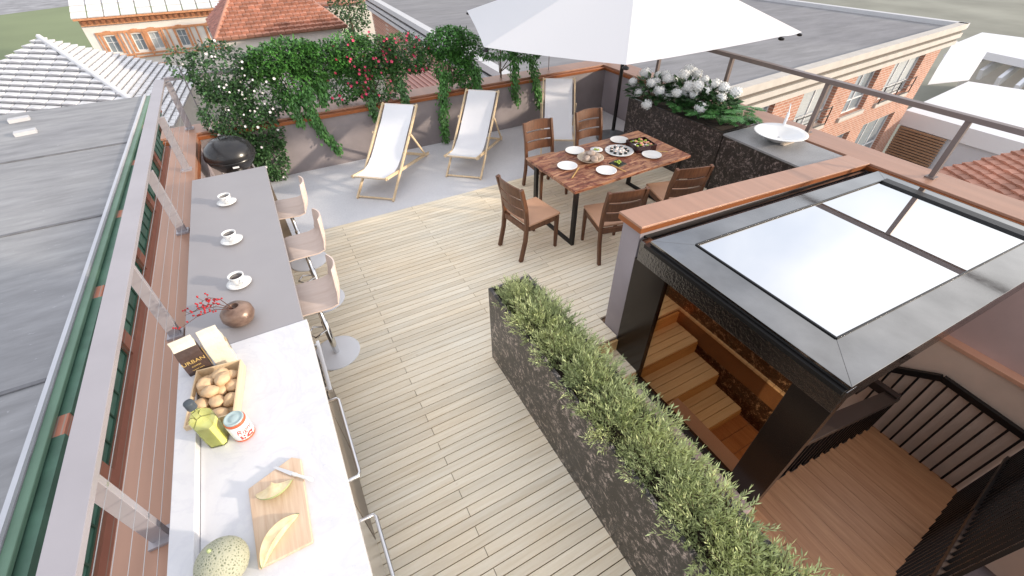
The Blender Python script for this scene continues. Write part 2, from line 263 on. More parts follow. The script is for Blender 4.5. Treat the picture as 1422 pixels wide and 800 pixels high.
# ---------------------------------------------------------------- mesh builder
class MB:
    def __init__(s): s.v=[]; s.f=[]; s.sm=[]; s.mi=[]; s.cm=0
    def add(s,vs,fs,sm=False,T=None):
        k=len(s.v)
        if T is not None: vs=[T@Vector(p) for p in vs]
        s.v+= [tuple(p) for p in vs]; s.f+=[tuple(i+k for i in q) for q in fs]; s.sm+=[sm]*len(fs); s.mi+=[s.cm]*len(fs); return s
    def box(s,cx,cy,cz,sx,sy,sz,T=None,rz=0):
        x,y,z=sx/2,sy/2,sz/2; vs=[Vector((i*x,j*y,k*z)) for k in(-1,1) for j in(-1,1) for i in(-1,1)]
        if rz: r=Matrix.Rotation(rz,3,'Z'); vs=[r@p for p in vs]
        vs=[p+Vector((cx,cy,cz)) for p in vs]
        return s.add(vs,[(0,2,3,1),(4,5,7,6),(0,1,5,4),(2,6,7,3),(0,4,6,2),(1,3,7,5)],False,T)
    def bb(s,x0,x1,y0,y1,z0,z1,T=None): return s.box((x0+x1)/2,(y0+y1)/2,(z0+z1)/2,x1-x0,y1-y0,z1-z0,T)
    def hexa(s,p,T=None):  # 8 points: bottom 4 ccw then top 4 ccw
        return s.add(p,[(3,2,1,0),(4,5,6,7),(0,1,5,4),(1,2,6,5),(2,3,7,6),(3,0,4,7)],False,T)
    def bar(s,p,q,w,h,up=(0,0,1),T=None):
        p=Vector(p);q=Vector(q);d=(q-p).normalized();u=Vector(up); sd_=d.cross(u)
        if sd_.length<1e-4: sd_=d.cross(Vector((1,0,0)))
        sd_.normalize(); u=sd_.cross(d).normalized(); a_=sd_*w/2;b2=u*h/2
        return s.hexa([p-a_-b2,p+a_-b2,p+a_+b2,p-a_+b2,q-a_-b2,q+a_-b2,q+a_+b2,q-a_+b2],T)
    def tube(s,pts,r,n=8,T=None,caps=True):
        pts=[Vector(p) for p in pts]; k=len(pts); rs=r if isinstance(r,(list,tuple)) else [r]*k; vs=[];fs=[]
        u=None
        for i,p in enumerate(pts):
            d=(pts[min(i+1,k-1)]-pts[max(i-1,0)]).normalized()
            if u is None: u=d.orthogonal().normalized()
            u=(u-d*u.dot(d)).normalized(); w_=d.cross(u)
            for j in range(n):
                an=2*PI*j/n; vs.append(p+(u*math.cos(an)+w_*math.sin(an))*rs[i])
        for i in range(k-1):
            for j in range(n): fs.append((i*n+j,i*n+(j+1)%n,(i+1)*n+(j+1)%n,(i+1)*n+j))
        s.add(vs,fs,True,T)
        if caps: s.add(vs[:n],[tuple(range(n))[::-1]],False,T); s.add(vs[-n:],[tuple(range(n))],False,T)
        return s
    def lathe(s,prof,n=24,c_=(0,0,0),T=None,sx=1,sy=1):
        vs=[];fs=[]
        for r,z in prof:
            for j in range(n): an=2*PI*j/n; vs.append((c_[0]+r*math.cos(an)*sx,c_[1]+r*math.sin(an)*sy,c_[2]+z))
        for i in range(len(prof)-1):
            for j in range(n): fs.append((i*n+j,i*n+(j+1)%n,(i+1)*n+(j+1)%n,(i+1)*n+j))
        if prof[0][0]>1e-5: fs.append(tuple(range(n))[::-1])
        if prof[-1][0]>1e-5: fs.append(tuple(range((len(prof)-1)*n,len(prof)*n)))
        return s.add(vs,fs,True,T)
    def poly(s,pts,T=None): return s.add(pts,[tuple(range(len(pts)))],False,T)
    def prism(s,pts,z0,z1,T=None):
        n=len(pts); vs=[(x,y,z0) for x,y in pts]+[(x,y,z1) for x,y in pts]
        return s.add(vs,[tuple(range(n))[::-1],tuple(range(n,2*n))]+[(i,(i+1)%n,(i+1)%n+n,i+n) for i in range(n)],False,T)
    def ell(s,c_,r,n=12,m_=8,jit=0,T=None,seed=0):
        vs=[];fs=[]
        for i in range(m_+1):
            ph=PI*i/m_
            for j in range(n):
                th=2*PI*j/n; d=Vector((math.sin(ph)*math.cos(th),math.sin(ph)*math.sin(th),math.cos(ph)))
                k=1+jit*noise.noise(d*1.5+Vector((seed*7.3,0,0))) if jit else 1
                vs.append((c_[0]+d.x*r[0]*k,c_[1]+d.y*r[1]*k,c_[2]+d.z*r[2]*k))
        for i in range(m_):
            for j in range(n): fs.append((i*n+j,(i+1)*n+j,(i+1)*n+(j+1)%n,i*n+(j+1)%n))
        return s.add(vs,fs,True,T)
    def leaf(s,p,d,nrm,L_,W_,fold=.15):
        d=d.normalized(); sd_=d.cross(nrm)
        if sd_.length<1e-3: sd_=d.orthogonal()
        sd_.normalize(); up=sd_.cross(d); k=len(s.v)
        q=[p,p+d*L_*.45+sd_*W_/2+up*W_*fold,p+d*L_,p+d*L_*.45-sd_*W_/2+up*W_*fold]
        s.v+=[tuple(x) for x in q]; s.f+=[(k,k+1,k+2),(k,k+2,k+3)]; s.sm+=[False]*2; s.mi+=[s.cm]*2
    def build(s,name,mats,parent=None,origin=None,world=False,bevel=0,solid=0):
        me=bpy.data.meshes.new(name)
        o_=Vector(origin) if origin is not None else (parent.location.copy() if (parent is not None and world) else Vector((0,0,0)))
        me.from_pydata([tuple(Vector(p)-o_) for p in s.v],[],s.f); me.polygons.foreach_set('use_smooth',s.sm)
        for m_ in (mats if isinstance(mats,(list,tuple)) else [mats]): me.materials.append(m_)
        me.polygons.foreach_set('material_index',s.mi); me.update()
        o=bpy.data.objects.new(name,me); COL.objects.link(o)
        if parent is not None: o.parent=parent
        elif origin is not None: o.location=o_
        if bevel: bm_=o.modifiers.new('bevel','BEVEL'); bm_.width=bevel; bm_.segments=2; bm_.limit_method='ANGLE'; bm_.angle_limit=R_(40)
        return o
def tag(o,label=None,cat=None,group=None,kind=None):
    if label: o['label']=label
    if cat: o['category']=cat
    if group: o['group']=group
    if kind: o['kind']=kind
    return o
def empty(name,loc,label,cat,group=None,rz=0):
    o=bpy.data.objects.new(name,None); COL.objects.link(o); o.location=loc; o.rotation_euler=(0,0,rz); o.empty_display_size=.1
    return tag(o,label,cat,group)
def dup(root,loc,rz,label,group=None,scale=None):
    kids=[(c_,list(c_.children)) for c_ in root.children]
    r=root.copy(); COL.objects.link(r); r.location=loc; r.rotation_euler=(0,0,rz); r['label']=label
    if group: r['group']=group
    if scale: r.scale=scale
    for ch,gs in kids:
        c_=ch.copy(); COL.objects.link(c_); c_.parent=r
        for g in gs: d=g.copy(); COL.objects.link(d); d.parent=c_
    return r
def rot(rx=0,ry=0,rz=0,t=(0,0,0)):
    return Matrix.Translation(t)@Matrix.Rotation(rz,4,'Z')@Matrix.Rotation(ry,4,'Y')@Matrix.Rotation(rx,4,'X')
def label_text(s_,size,mat,name,parent,M4,ext=.0006,align='CENTER'):
    cu=bpy.data.curves.new(name,'FONT'); cu.body=s_; cu.size=size; cu.extrude=ext; cu.align_x=align; cu.align_y='CENTER'
    o=bpy.data.objects.new(name,cu); me=bpy.data.meshes.new_from_object(o); bpy.data.objects.remove(o)
    me.materials.append(mat); me.transform(M4); o=bpy.data.objects.new(name,me); COL.objects.link(o); o.parent=parent; return o

# ================================================================ SETTING: deck, terrace, steps
PIT=.0671; GAP=.006
d=MB(); y=5.19; i=0
def seg(x0,x1,y0,y1):
    d.bb(x0,x1,y0,y1,-.022,0)
while y>-1.3:
    y1=y-GAP; y0=y-PIT
    # x spans allowed
    if y0>2.2: spans=[(-1.0,5.10)]
    elif y0>1.95: spans=[(-1.0,2.15)]
    elif y0>-1.3: spans=[(-1.0,1.40)]
    js=sorted([-.65+1.87*k+(.935 if i%2 else 0) for k in range(-1,5)])
    for x0,x1 in spans:
        cuts=[x0]+[j for j in js if x0+.05<j<x1-.05]+[x1]
        for p_,q_ in zip(cuts[:-1],cuts[1:]): seg(p_+.002,q_-.002,y0,y1)
    y-=PIT; i+=1
tag(d.build('deck',M['deck']),kind='structure')
u=MB().bb(-1.02,5.75,2.2,5.19,-.25,-.03).bb(-1.02,2.15,1.96,2.197,-.25,-.03).bb(-1.02,1.38,-1.5,1.957,-.25,-.03)
tag(u.build('deck_underlay',M['under']),kind='structure')
t=MB().bb(-1.02,5.78,5.193,7.05,-.25,-.004); tag(t.build('terrace_floor',M['terrazzo']),kind='structure')
n_=MB()
for k in range(9): n_.bb(-1.0,-.42,5.35+k*.19,5.35+k*.19+.183,-.002,.016)
tag(n_.build('corner_floor',M['darkplank']),kind='structure')
# outside steps, boards parallel to x
st=empty('outdoor_steps',(1.77,1.4,-.55),'short flight of pale wooden steps squeezed between the juniper planter and the bronze glass','steps')
for k,(yt,z) in enumerate([(1.957,-.155),(1.64,-.31),(1.32,-.465)]):
    tr=MB(); 
    for q in range(4): tr.bb(1.42,2.155,yt-.079*(q+1)+.006,yt-.079*q,z-.022,z)
    tr.build('tread',M['deck'],st,world=True)
    rs=MB().bb(1.42,2.15,yt-.322,yt-.30,z-.155,z-.024) ; rs.build('riser',M['riserwood'],st,world=True)
MB().bb(1.42,2.15,1.935,1.957,-.155,-.024).build('riser',M['riserwood'],st,world=True)
fl=MB()
for k in range(14): fl.bb(1.42+.0,2.34,1.02-k*.135-.13,1.02-k*.135,-.57,-.55)
tag(fl.build('stair_landing',M['stairwood']),kind='structure')
MB().bb(1.98,2.135,.34,1.30,-.9,-.28).build('low_kerb_wall',M['stucco3'],origin=(2.06,.8,-.9))
tag(bpy.data.objects['low_kerb_wall'],'low pinkish kerb along the foot of the bronze glass','kerb')

# ================================================================ OWN BUILDING: walls and copings
def wallobj(name,label,cat='wall',loc=(0,0,0)): return empty(name,loc,label,cat)
# back parapet
bw=wallobj('parapet_wall','grey parapet wall with brown coping behind the deckchairs, vines hanging over it',loc=(2.4,7.1,0))
MB().bb(-1.38,6.15,7.03,7.35,-1.2,.725).build('wall_body',M['stuccoback'],bw,world=True)
MB().bb(-1.44,6.22,7.09,7.47,.773,.80).build('coping',M['copper'],bw,world=True,bevel=.003)
MB().bb(-1.42,5.79,7.005,7.40,.727,.772).build('coping_fascia',M['copperdark'],bw,world=True,bevel=.003)
# right parapet
rw=wallobj('parapet_wall','long parapet wall under the right-hand railing, brown coping on lavender render',loc=(5.95,3,0))
MB().bb(5.80,6.15,-1.5,7.029,-3,.725).build('wall_body',M['stucco'],rw,world=True)
MB().bb(5.79,6.22,-1.5,7.088,.773,.80).build('coping',M['copper'],rw,world=True,bevel=.003)
MB().bb(5.76,6.20,-1.5,7.003,.727,.772).build('coping_fascia',M['copperdark'],rw,world=True,bevel=.003)
# left parapet with its wide boarded coping
lw=wallobj('parapet_wall','wide brown board-clad parapet under the left railing beside the bar',loc=(-1.16,3,0))
MB().bb(-1.27,-1.04,-1.5,7.028,-2.6,.74).build('wall_body',M['stucco'],lw,world=True)
cp=MB(); xs=[-1.30,-1.02]
for p_,q_ in zip(xs[:-1],xs[1:]): cp.bb(p_+.0006,q_-.0006,-1.5,7.088,.742,.80)
cp.build('coping',M['copper'],lw,world=True)
MB().bb(-1.045,-1.005,4.2,7.0,.70,.741).build('coping_fascia',M['copperdark'],lw,world=True)
# sloped dividing wall with coping, left end by the steps
dw=wallobj('dividing_wall','sloping lavender wall end with thick brown coping between the dining table and the roof hatch',loc=(3.9,2.1,0))
def slope_box(mb,x0,x1,ya0,ya1,yb0,yb1,za0,za1,zb0,zb1):
    return mb.hexa([(x0,ya0,za0),(x1,yb0,zb0),(x1,yb1,zb0),(x0,ya1,za0),(x0,ya0,za1),(x1,yb0,zb1),(x1,yb1,zb1),(x0,ya1,za1)])
slope_box(MB(),2.155,5.77,1.965,2.165,2.19,2.38,-.6,1.165,-.6,.735).build('wall_body',M['stucco'],dw,world=True,bevel=.004)
slope_box(MB(),2.12,5.785,1.935,2.195,2.165,2.405,1.167,1.226,.737,.786).build('coping_fascia',M['copperdark'],dw,world=True,bevel=.003)
slope_box(MB(),2.10,5.783,1.915,2.175,2.155,2.415,1.227,1.247,.787,.804).build('coping',M['copper'],dw,world=True,bevel=.004)

# railings
def railing(name,label,posts,top_pts,z0,z1,pw,wires,lean=(0,0)):
    RM=M['rail'] if wires else M['railbrown']
    r=empty(name,(posts[0][0],posts[0][1],z0),label,'railing')
    for (x,y,dx,dy) in posts:
        p=MB().bar((x,y,z0),(x+lean[0],y+lean[1],z1-.02),dx,dy,(1,0,0)); po=p.build('post',RM,r,world=True,bevel=.002)
        fx=MB().bb(x-.05,x+.05,y-.045,y+.045,z0-.0,z0+.016); fx.build('foot_plate',RM,po)
        bpy.data.objects[fx and po.name].children[0].location=tuple(-v for v in r.location) if False else po.children[0].location
        po.children[0].location=-r.location
        if wires:
            for k in range(5):
                cl=MB()
                tt=(k+1)/6.2; cl.box(x+lean[0]*tt+.03,y,z0+(z1-z0)*tt,.012,.022,.012); c2=cl.build('clamp',M['steel'],po); c2.location=-r.location
    for p_,q_ in zip(top_pts[:-1],top_pts[1:]):
        MB().bar(p_,q_,.112 if wires else .075,.03 if wires else .05).build('top_rail',RM,r,world=True,bevel=.002)
    if wires:
        y0=min(p[1] for p in posts)-3; y1=max(p[1] for p in posts)
        for k in range(5):
            tt=(k+1)/6.2; x=posts[0][0]+lean[0]*tt+.035; z=z0+(z1-z0)*tt
            MB().tube([(x,y0,z),(x,y1,z)],.0014,5).build('cable',M['wire'],r,world=True)
    return r
railing('railing','grey cable railing with slanted posts along the left parapet over the street',[(-1.10,yy,.035,.07) for yy in (7.30,5.86,4.40,2.93,1.46,0.0)],[(-1.165,7.33,1.42),(-1.04,-1.4,1.42)],.80,1.42,.05,True,(0.01,0))
MB().bar((-1.12,7.33,1.43),(.3,7.33,1.43),.05,.045).build('top_rail',M['rail'],bpy.data.objects['railing'],world=True,bevel=.002)
railing('railing','mauve-grey open railing on the right parapet above the brick building',[(6.0,yy,.05,.05) for yy in (7.2,5.9,4.50,3.08,1.64,.2)],[(6.0,7.2,1.43),(6.0,-1.4,1.43)],.80,1.43,.05,False)

# ================================================================ STAIR ENCLOSURE
PX=2.16
def zlid(x): return 1.165-(x-PX)*.107
def yb(x,y0): return y0+(x-PX)*.062*((y0-.35)/1.47 if y0>.35 else 0)   # slightly splayed along the wall
enc=empty('roof_hatch',(3.9,1.1,-.5),'big black steel stair hatch with mirror-like glass roof and bronze side window','roof hatch')
# front frame (plane x=2.16): beam, posts
MB().bb(2.135,2.22,.35,1.93,.93,1.115).build('header_beam',M['gloss'],enc,world=True,bevel=.004)
MB().bb(2.14,2.22,1.62,1.955,-.40,.929).build('side_panel',M['panel'],enc,world=True,bevel=.003)
MB().bb(2.14,2.22,.35,.58,-.54,.929).build('side_panel',M['panel'],enc,world=True,bevel=.003)
MB().bb(2.142,2.215,.581,1.619,-.40,-.23).build('window_sill',M['black'],enc,world=True)
MB().bb(2.165,2.177,.581,1.619,-.229,.929).build('side_window',M['bronzeglass'],enc,world=True)
# lid
def lidpt(x,y,dz=0): return (x,y,zlid(x)+dz)
x0,x1=2.13,5.72; outer=[(x0,.35),(x1,.35),(x1,2.02),(x0,1.83)]; inner=[(2.42,.60),(5.50,.60),(5.50,1.84),(2.42,1.66)]
lid=MB()
def lidbox(pts,z0,z1): 
    n=len(pts); vs=[lidpt(x,y,z0) for x,y in pts]+[lidpt(x,y,z1) for x,y in pts]
    lid.add(vs,[tuple(range(n))[::-1],tuple(range(n,2*n))]+[(i,(i+1)%n,(i+1)%n+n,i+n) for i in range(n)])
for k in range(4): lidbox([outer[k],outer[(k+1)%4],inner[(k+1)%4],inner[k]],-.035,0)
lid.build('lid_frame',M['lidmetal'],enc,world=True,bevel=.003)
g=MB(); g.add([lidpt(x,y,-.004) for x,y in inner]+[lidpt(x,y,-.012) for x,y in inner],[(0,1,2,3),(7,6,5,4),(0,4,5,1),(1,5,6,2),(2,6,7,3),(3,7,4,0)]); g.build('roof_glass',M['mirror'],enc,world=True)
rim=MB(); e_=.012
for (p_,q_) in zip(inner,inner[1:]+inner[:1]): rim.bar(lidpt(*p_,.004),lidpt(*q_,.004),.012,.008)
rim.bar(lidpt(5.44,.61,.010),lidpt(5.44,1.83,.010),.10,.02); 
rim.build('glass_rim',M['black'],enc,world=True)
# dark body below the lid: curb, tracks
cb=MB()
for k in range(4):
    oo=[(2.225,.352),(5.70,.352),(5.70,1.99),(2.225,1.81)]; ii=[(2.30,.47),(5.60,.47),(5.60,1.88),(2.30,1.70)]
    q4=[oo[k],oo[(k+1)%4],ii[(k+1)%4],ii[k]]; vs=[lidpt(x,y,-.16) for x,y in q4]+[lidpt(x,y,-.04) for x,y in q4]; cb.add(vs,[(3,2,1,0),(4,5,6,7),(0,1,5,4),(1,2,6,5),(2,3,7,6),(3,0,4,7)])
cb.build('curb',M['gloss'],enc,world=True)
tk=MB().bar(lidpt(2.13,.36,-.055),lidpt(2.13,1.86,-.055),.05,.03)
tk.build('track',M['black'],enc,world=True)
gt=MB().bar(lidpt(2.2,2.00,-.06),lidpt(5.72,2.20,-.06),.16,.02).bar(lidpt(5.75,.3,-.05),lidpt(5.75,2.1,-.05),.05,.02)
gt.build('gutter_flashing',M['black'],enc,world=True)
# inner back wall and far wall of stairwell
ww=empty('stairwell_wall',(3.9,1.9,-2.6),'tan rendered wall behind the black banister, copper strip across it','wall')
MB().bb(5.50,5.79,-1.5,1.95,-2.7,-.50).build('lower_wall',M['stucco2'],ww,world=True)
MB().bb(5.58,5.79,-1.5,1.95,-.45,.72).build('upper_wall',M['stucco3'],ww,world=True)
MB().bb(5.47,5.79,-1.5,1.95,-.499,-.451).build('copper_strip',M['coppertrim'],ww,world=True,bevel=.004)
MB().bb(2.23,5.499,1.90,1.96,-2.7,.66).build('inner_side',M['stucco2'],ww,world=True)
iw=MB()
for k in range(12): iw.bb(2.23+k*.11,2.335+k*.11,.55,1.89,-.57,-.55)
tag(iw.build('inner_floor',M['stairwood']),kind='structure')
tag(MB().bb(2.23,5.5,-.62,1.9,-2.75,-2.68).build('stairwell_floor',M['under']),kind='structure')

# stairs descending to +x
sa=empty('staircase',(2.3,0,-.55),'warm brown wooden staircase going down beside the black banisters','staircase')
RUN=.25; RISE=.1147; NS=13
for k in range(NS):
    x=2.34+k*RUN; z=-.55-(k+1)*RISE
    if k==0: MB().bb(2.30,2.345,-.46,.47,z+.0,-.572).build('riser',M['stairwood'],sa,world=True)
    tr=MB()
    for q in range(2): tr.bb(x+q*RUN/2+.001,x+(q+1)*RUN/2-.001+(.015 if q else 0),-.46,.47,z-.03,z)
    tr.build('tread',M['stairwood'],sa,world=True)
    if k<NS-1: MB().bb(x+RUN-.012,x+RUN,-.455,.465,z-RISE,z-.031).build('riser',M['stairwood'],sa,world=True)
def zs(x): return -.62-(x-2.34)*.4588
for (yy,side,lab) in ((.475,1,'black banister on the hatch side of the staircase, handrail with squared end'),(-.475,-1,'black banister with stout posts on the near side of the brown staircase')):
    bn=empty('banister',(3.9,yy,-2),lab,'banister')
    x=2.42
    while x<5.42:
        MB().bb(x-.009,x+.009,yy-.009,yy+.009,zs(x)-.12,zs(x)+.80 if side>0 else .9).build('baluster',M['black'],bn,world=True); x+=.125 if side>0 else .115
    if side>0:
        MB().bar((2.50,yy,zs(2.50)+.84),(4.80,yy,zs(4.80)+.84),.13,.05).build('handrail',M['handrail'],bn,world=True,bevel=.004)
        kb=MB().bar((4.74,yy-.05,zs(4.76)+.87),(4.74,yy+.25,zs(4.76)+.87),.07,.10).bar((4.86,yy-.05,zs(4.8)+.80),(4.86,yy+.25,zs(4.8)+.80),.07,.07).bar((4.5,yy+.22,zs(4.8)+.86),(4.88,yy+.22,zs(4.8)+.86),.05,.07)
        kb.build('rail_end',M['handrail'],bn,world=True,bevel=.004)
        MB().bar((2.42,yy,zs(2.42)+.03),(5.44,yy,zs(5.44)+.03),.03,.04).build('bottom_rail',M['black'],bn,world=True)
    else:
        MB().bar((2.3,yy,zs(2.3)+.75),(3.75,yy,zs(3.75)+.75),.04,.05).build('handrail',M['handrail'],bn,world=True,bevel=.004)
        MB().bar((3.75,yy,zs(3.75)+.75),(5.44,yy,zs(5.44)+.80),.05,.05).build('handrail',M['black'],bn,world=True,bevel=.004)
        for px_ in (3.72,3.95):
            MB().bb(px_-.045,px_+.045,yy-.16,yy-.07,-2.6,zs(px_)+1.12).build('newel_post',M['handrail'],bn,world=True,bevel=.004)
        MB().bar((3.9,yy-.12,zs(3.9)+1.15),(5.4,yy-.12,zs(3.9)+1.05),.10,.06).build('upper_rail',M['handrail'],bn,world=True,bevel=.004)
gd=empty('guard_railing',(5.45,0,-2),'black guard railing standing before the tan wall at the stair foot','railing')
yy=-.41
while yy<.8:
    zt=-.93 if yy<.3 else -.85-(yy-.34)*.75
    zt=-.93+(yy+.4)/.74*.08 if yy<.34 else -.85-(yy-.34)*.7
    MB().bb(5.435,5.457,yy-.010,yy+.010,-2.02,zt).build('baluster',M['black'],gd,world=True); yy+=.112
for p_,q_ in (((5.445,-.95,-.96),(5.445,.34,-.85)),((5.445,.34,-.85),(5.445,.95,-1.27))):
    MB().bar(p_,q_,.05,.075).build('top_rail',M['black'],gd,world=True,bevel=.003)
tag(MB().bb(2.3,5.79,-1.6,-1.52,-2.7,.2).build('stairwell_near_wall',M['stucco2'],origin=(4,-1.55,-2.7)),'tan wall closing the stairwell on the near side','wall')

# ================================================================ BAR AND KITCHEN
bar=empty('bar_counter',(-.63,3.95,0),'long warm grey bar counter carrying the three coffee cups','bar counter')
MB().bb(-1.0,-.285,2.533,5.29,.86,.90).build('countertop',M['greytop'],bar,world=True,bevel=.003)
MB().bb(-.98,-.62,2.56,5.24,.02,.859).build('cabinet_body',M['cabinet'],bar,world=True)
MB().bb(-.975,-.30,5.20,5.25,.02,.859).build('end_panel',M['cabinet'],bar,world=True)
kt=empty('outdoor_kitchen',(-.6,1.3,0),'white marble kitchen counter with steel-handled drawers in the near left corner','kitchen counter')
mt=MB().bb(-.90,-.262,-.4,2.527,.865,.905); mt.build('countertop',M['marble'],kt,world=True,bevel=.003)
MB().bb(-1.0,-.902,-.4,2.527,.865,.955).build('upstand',M['marble'],kt,world=True,bevel=.003)
MB().bb(-.98,-.31,-.4,2.50,.05,.864).build('cabinet_body',M['cabinet'],kt,world=True)
for k,(y0,y1) in enumerate([(1.95,2.48),(1.28,1.93),(.70,1.26),(-.3,.68)]):
    if k==0:
        gr=MB()
        for q in range(7): gr.bb(-.305,-.298,y0+.06+q*.06,y0+.09+q*.06,.62,.76)
        dr=MB().bb(-.309,-.290,y0,y1,.10,.84).build('appliance_door',M['cabinet'],kt,world=True,bevel=.002)
        o=MB().bar((-.25,y0+.03,.74),(-.25,y1-.03,.74),.022,.022).bar((-.30,y0+.06,.74),(-.25,y0+.06,.74),.02,.02).bar((-.30,y1-.06,.74),(-.25,y1-.06,.74),.02,.02).build('handle',M['steel'],dr); o.location=-kt.location
        o=gr.build('vent',M['dark'],dr); o.location=-kt.location+Vector((.018,0,0))
    else:
        mt_=M['steel'] if k==2 else M['cabinet']
        dr=MB().bb(-.309,-.29,y0,y1,.10,.84).build('drawer_front',mt_,kt,world=True,bevel=.002)
        zz=.77 if k==1 else .55
        h=MB().tube([(-.29,y0+.05,zz),(-.225,y0+.05,zz),(-.215,y0+.07,zz),(-.215,y1-.07,zz),(-.225,y1-.05,zz),(-.29,y1-.05,zz)],.011,8).build('handle',M['steel'],dr); h.location=-kt.location

# coffee cups
def cup_at(x,y,z,rz):
    e=empty('coffee_cup',(x,y,z),'','cup','coffee cups on the bar',rz)
    MB().lathe([(.0,.006),(.03,.006),(.055,.010),(.074,.018),(.076,.021),(.055,.015),(.03,.012),(0,.012)],28).build('saucer',M['white'],e)
    MB().lathe([(.0,.013),(.022,.013),(.026,.020),(.036,.034),(.044,.055),(.046,.072),(.0485,.080),(.043,.080),(.041,.070),(.039,.066),(0,.066)],28).build('cup',M['white'],e)
    MB().lathe([(.0,.0672),(.040,.0672),(.0402,.0668)],24).build('coffee',M['coffee'],e)
    hp=[(.040,0,.066),(.062,0,.068),(.070,0,.055),(.060,0,.038),(.036,0,.034)]
    MB().tube(hp,[.006,.005,.005,.005,.005],8).build('handle',M['white'],e)
    return e
c0=cup_at(-.685,4.56,.90,R_(-70)); c0.scale=(1.14,1.14,1.14); c0['label']='farthest coffee cup, near the grill end of the grey bar'
dup(c0,(-.670,3.82,.90),R_(-72),'middle coffee cup of the three on the grey bar')
dup(c0,(-.645,3.16,.90),R_(-60),'coffee cup nearest the round brown vase')

# vase with berry branches
va=empty('vase',(-.655,2.72,.90),'round brown ceramic vase with red berry twigs on the grey bar','vase')
MB().lathe([(.0,0),(.05,.0),(.085,.025),(.102,.065),(.098,.105),(.07,.135),(.036,.146),(.033,.148),(.029,.142),(.03,.12),(0,.11)],30).build('vase_body',M['vase'],va)
tw=empty('berry_branch',(-.66,2.72,1.0),'twigs with small red berries leaning out of the round vase','branch')
tb=MB(); bbm=MB(); rnd=random.Random(3)
ends=[(-.26,-.20,.14),(-.19,-.12,.17),(-.12,-.06,.19),(-.24,-.05,.12)]
for ei,e_ in enumerate(ends):
    pts=[(0,0,.02),(e_[0]*.3,e_[1]*.3,e_[2]*.75),(e_[0]*.65,e_[1]*.65,e_[2]*1.0),e_]
    tb.tube(pts,[.003,.0025,.002,.001],5)
    for k in range(10):
        s_=rnd.uniform(.35,1); i0=min(2,int(s_*3)); t_=s_*3-i0; p=Vector(pts[i0]).lerp(Vector(pts[i0+1]),t_)
        q=p+Vector((rnd.uniform(-.03,.03),rnd.uniform(-.03,.03),rnd.uniform(-.01,.03))); tb.tube([p,q],.0012,4)
        for w_ in range(rnd.choice([1,2,2])): bbm.ell(tuple(q+Vector((rnd.uniform(-.008,.008),rnd.uniform(-.008,.008),rnd.uniform(-.006,.006)))),(.0062,.0062,.0062),8,5)
tb.build('twigs',M['twig'],tw); bbm.build('berries',M['berry'],tw)

# paper bags
def bag(name,loc,rz,label,mat,w,dp,h,topmat,tilt):
    e=empty(name,loc,label,'bag',None,rz)
    m_=MB(); r=rnd; 
    lv=[(0,1,1),(.35,1.03,1.02),(.66,1,.96),(.80,.97,.70),(.90,.95,.22),(1.0,.95,.12)]
    vs=[];fs=[]
    for (t_,sx,sy) in lv:
        for (u_,v_) in ((-1,-1),(0,-1.04),(1,-1),(1.03,0),(1,1),(0,1.04),(-1,1),(-1.03,0)):
            vs.append((u_*w/2*sx+r.uniform(-.002,.002),v_*dp/2*sy+r.uniform(-.002,.002)+tilt*t_,t_*h))
    for i in range(len(lv)-1):
        for j in range(8): fs.append((i*8+j,i*8+(j+1)%8,(i+1)*8+(j+1)%8,(i+1)*8+j))
    fs.append(tuple(range(8))[::-1]); fs.append(tuple(range(40,48)))
    m_.add(vs,fs); m_.mi=[0]*len(fs); 
    for i in range(len(fs)):
        if 24<=i<40 or i==len(fs)-1: m_.mi[i]=1
    m_.build('bag_body',[mat,topmat],e,bevel=.002); return e
b1=bag('paper_bag',(-.885,2.345,.905),R_(12),'dark brown coffee bag with gold lettering at the back edge of the marble',M['paperdark'],.115,.08,.30,M['papercream'],.0)
Tf=rot(R_(90),0,0,(0,-.0465,.125))
label_text('URBAN',.036,M['gold'],'bag_lettering',b1,rot(R_(90),0,0,(0,-.0468,.15)))
label_text('COFFEE',.014,M['gold'],'bag_lettering',b1,rot(R_(90),0,0,(0,-.0468,.115)))
label_text('roasted beans',.011,M['gold'],'bag_lettering',b1,rot(R_(90),0,0,(0,-.0468,.09)))
MB().box(.0665,0,.12,.002,.05,.15).box(.0672,0,.12,.0015,.02,.09).build('side_label',M['gold'],b1)
b2=bag('paper_bag',(-.755,2.37,.905),R_(10),'cream paper bag with brown print standing behind the potatoes',M['papercream'],.105,.07,.29,M['papercream'],.01)
label_text('NATURE',.022,M['ink'],'bag_lettering',b2,rot(R_(90),0,R_(90),(.0605,0,.13)))
label_text('bakery',.014,M['ink'],'bag_lettering',b2,rot(R_(90),0,R_(90),(.0605,0,.10)))
MB().lathe([(0,0),(.016,0),(.016,.001),(0,.001)],16,T=rot(0,R_(90),0,(.0602,0,.17))).build('printed_mark',M['gold'],b2)

# crate of potatoes
cr=empty('wooden_crate',(-.80,2.08,.905),'small open wooden crate filled with potatoes on the marble counter','crate',None,R_(-8))
cm=MB().box(0,0,.006,.235,.40,.012); 
for sx in(-1,1): cm.box(sx*.116,0,.045,.008,.40,.075)
for sy in(-1,1): cm.box(0,sy*.196,.045,.224,.008,.075)
cm.build('crate_body',M['crate'],cr,bevel=.001)
rp_=random.Random(11); spots=[(-.055,-.13,.05),(.03,-.14,.05),(-.07,-.04,.055),(.01,-.055,.06),(.075,-.06,.055),(-.06,.05,.055),(.02,.03,.06),(.075,.04,.058),(-.03,.12,.055),(.05,.12,.055),(-.01,-.01,.105),(.045,.06,.108),(-.045,.06,.105),(.02,.11,.10),(-.075,.125,.055)]
plabs=['potato lying lowest at the near left of the crate','potato at the near edge of the crate behind the jar','potato against the left side board of the crate','potato in the lower middle of the crate','potato against the right side board, lower row']
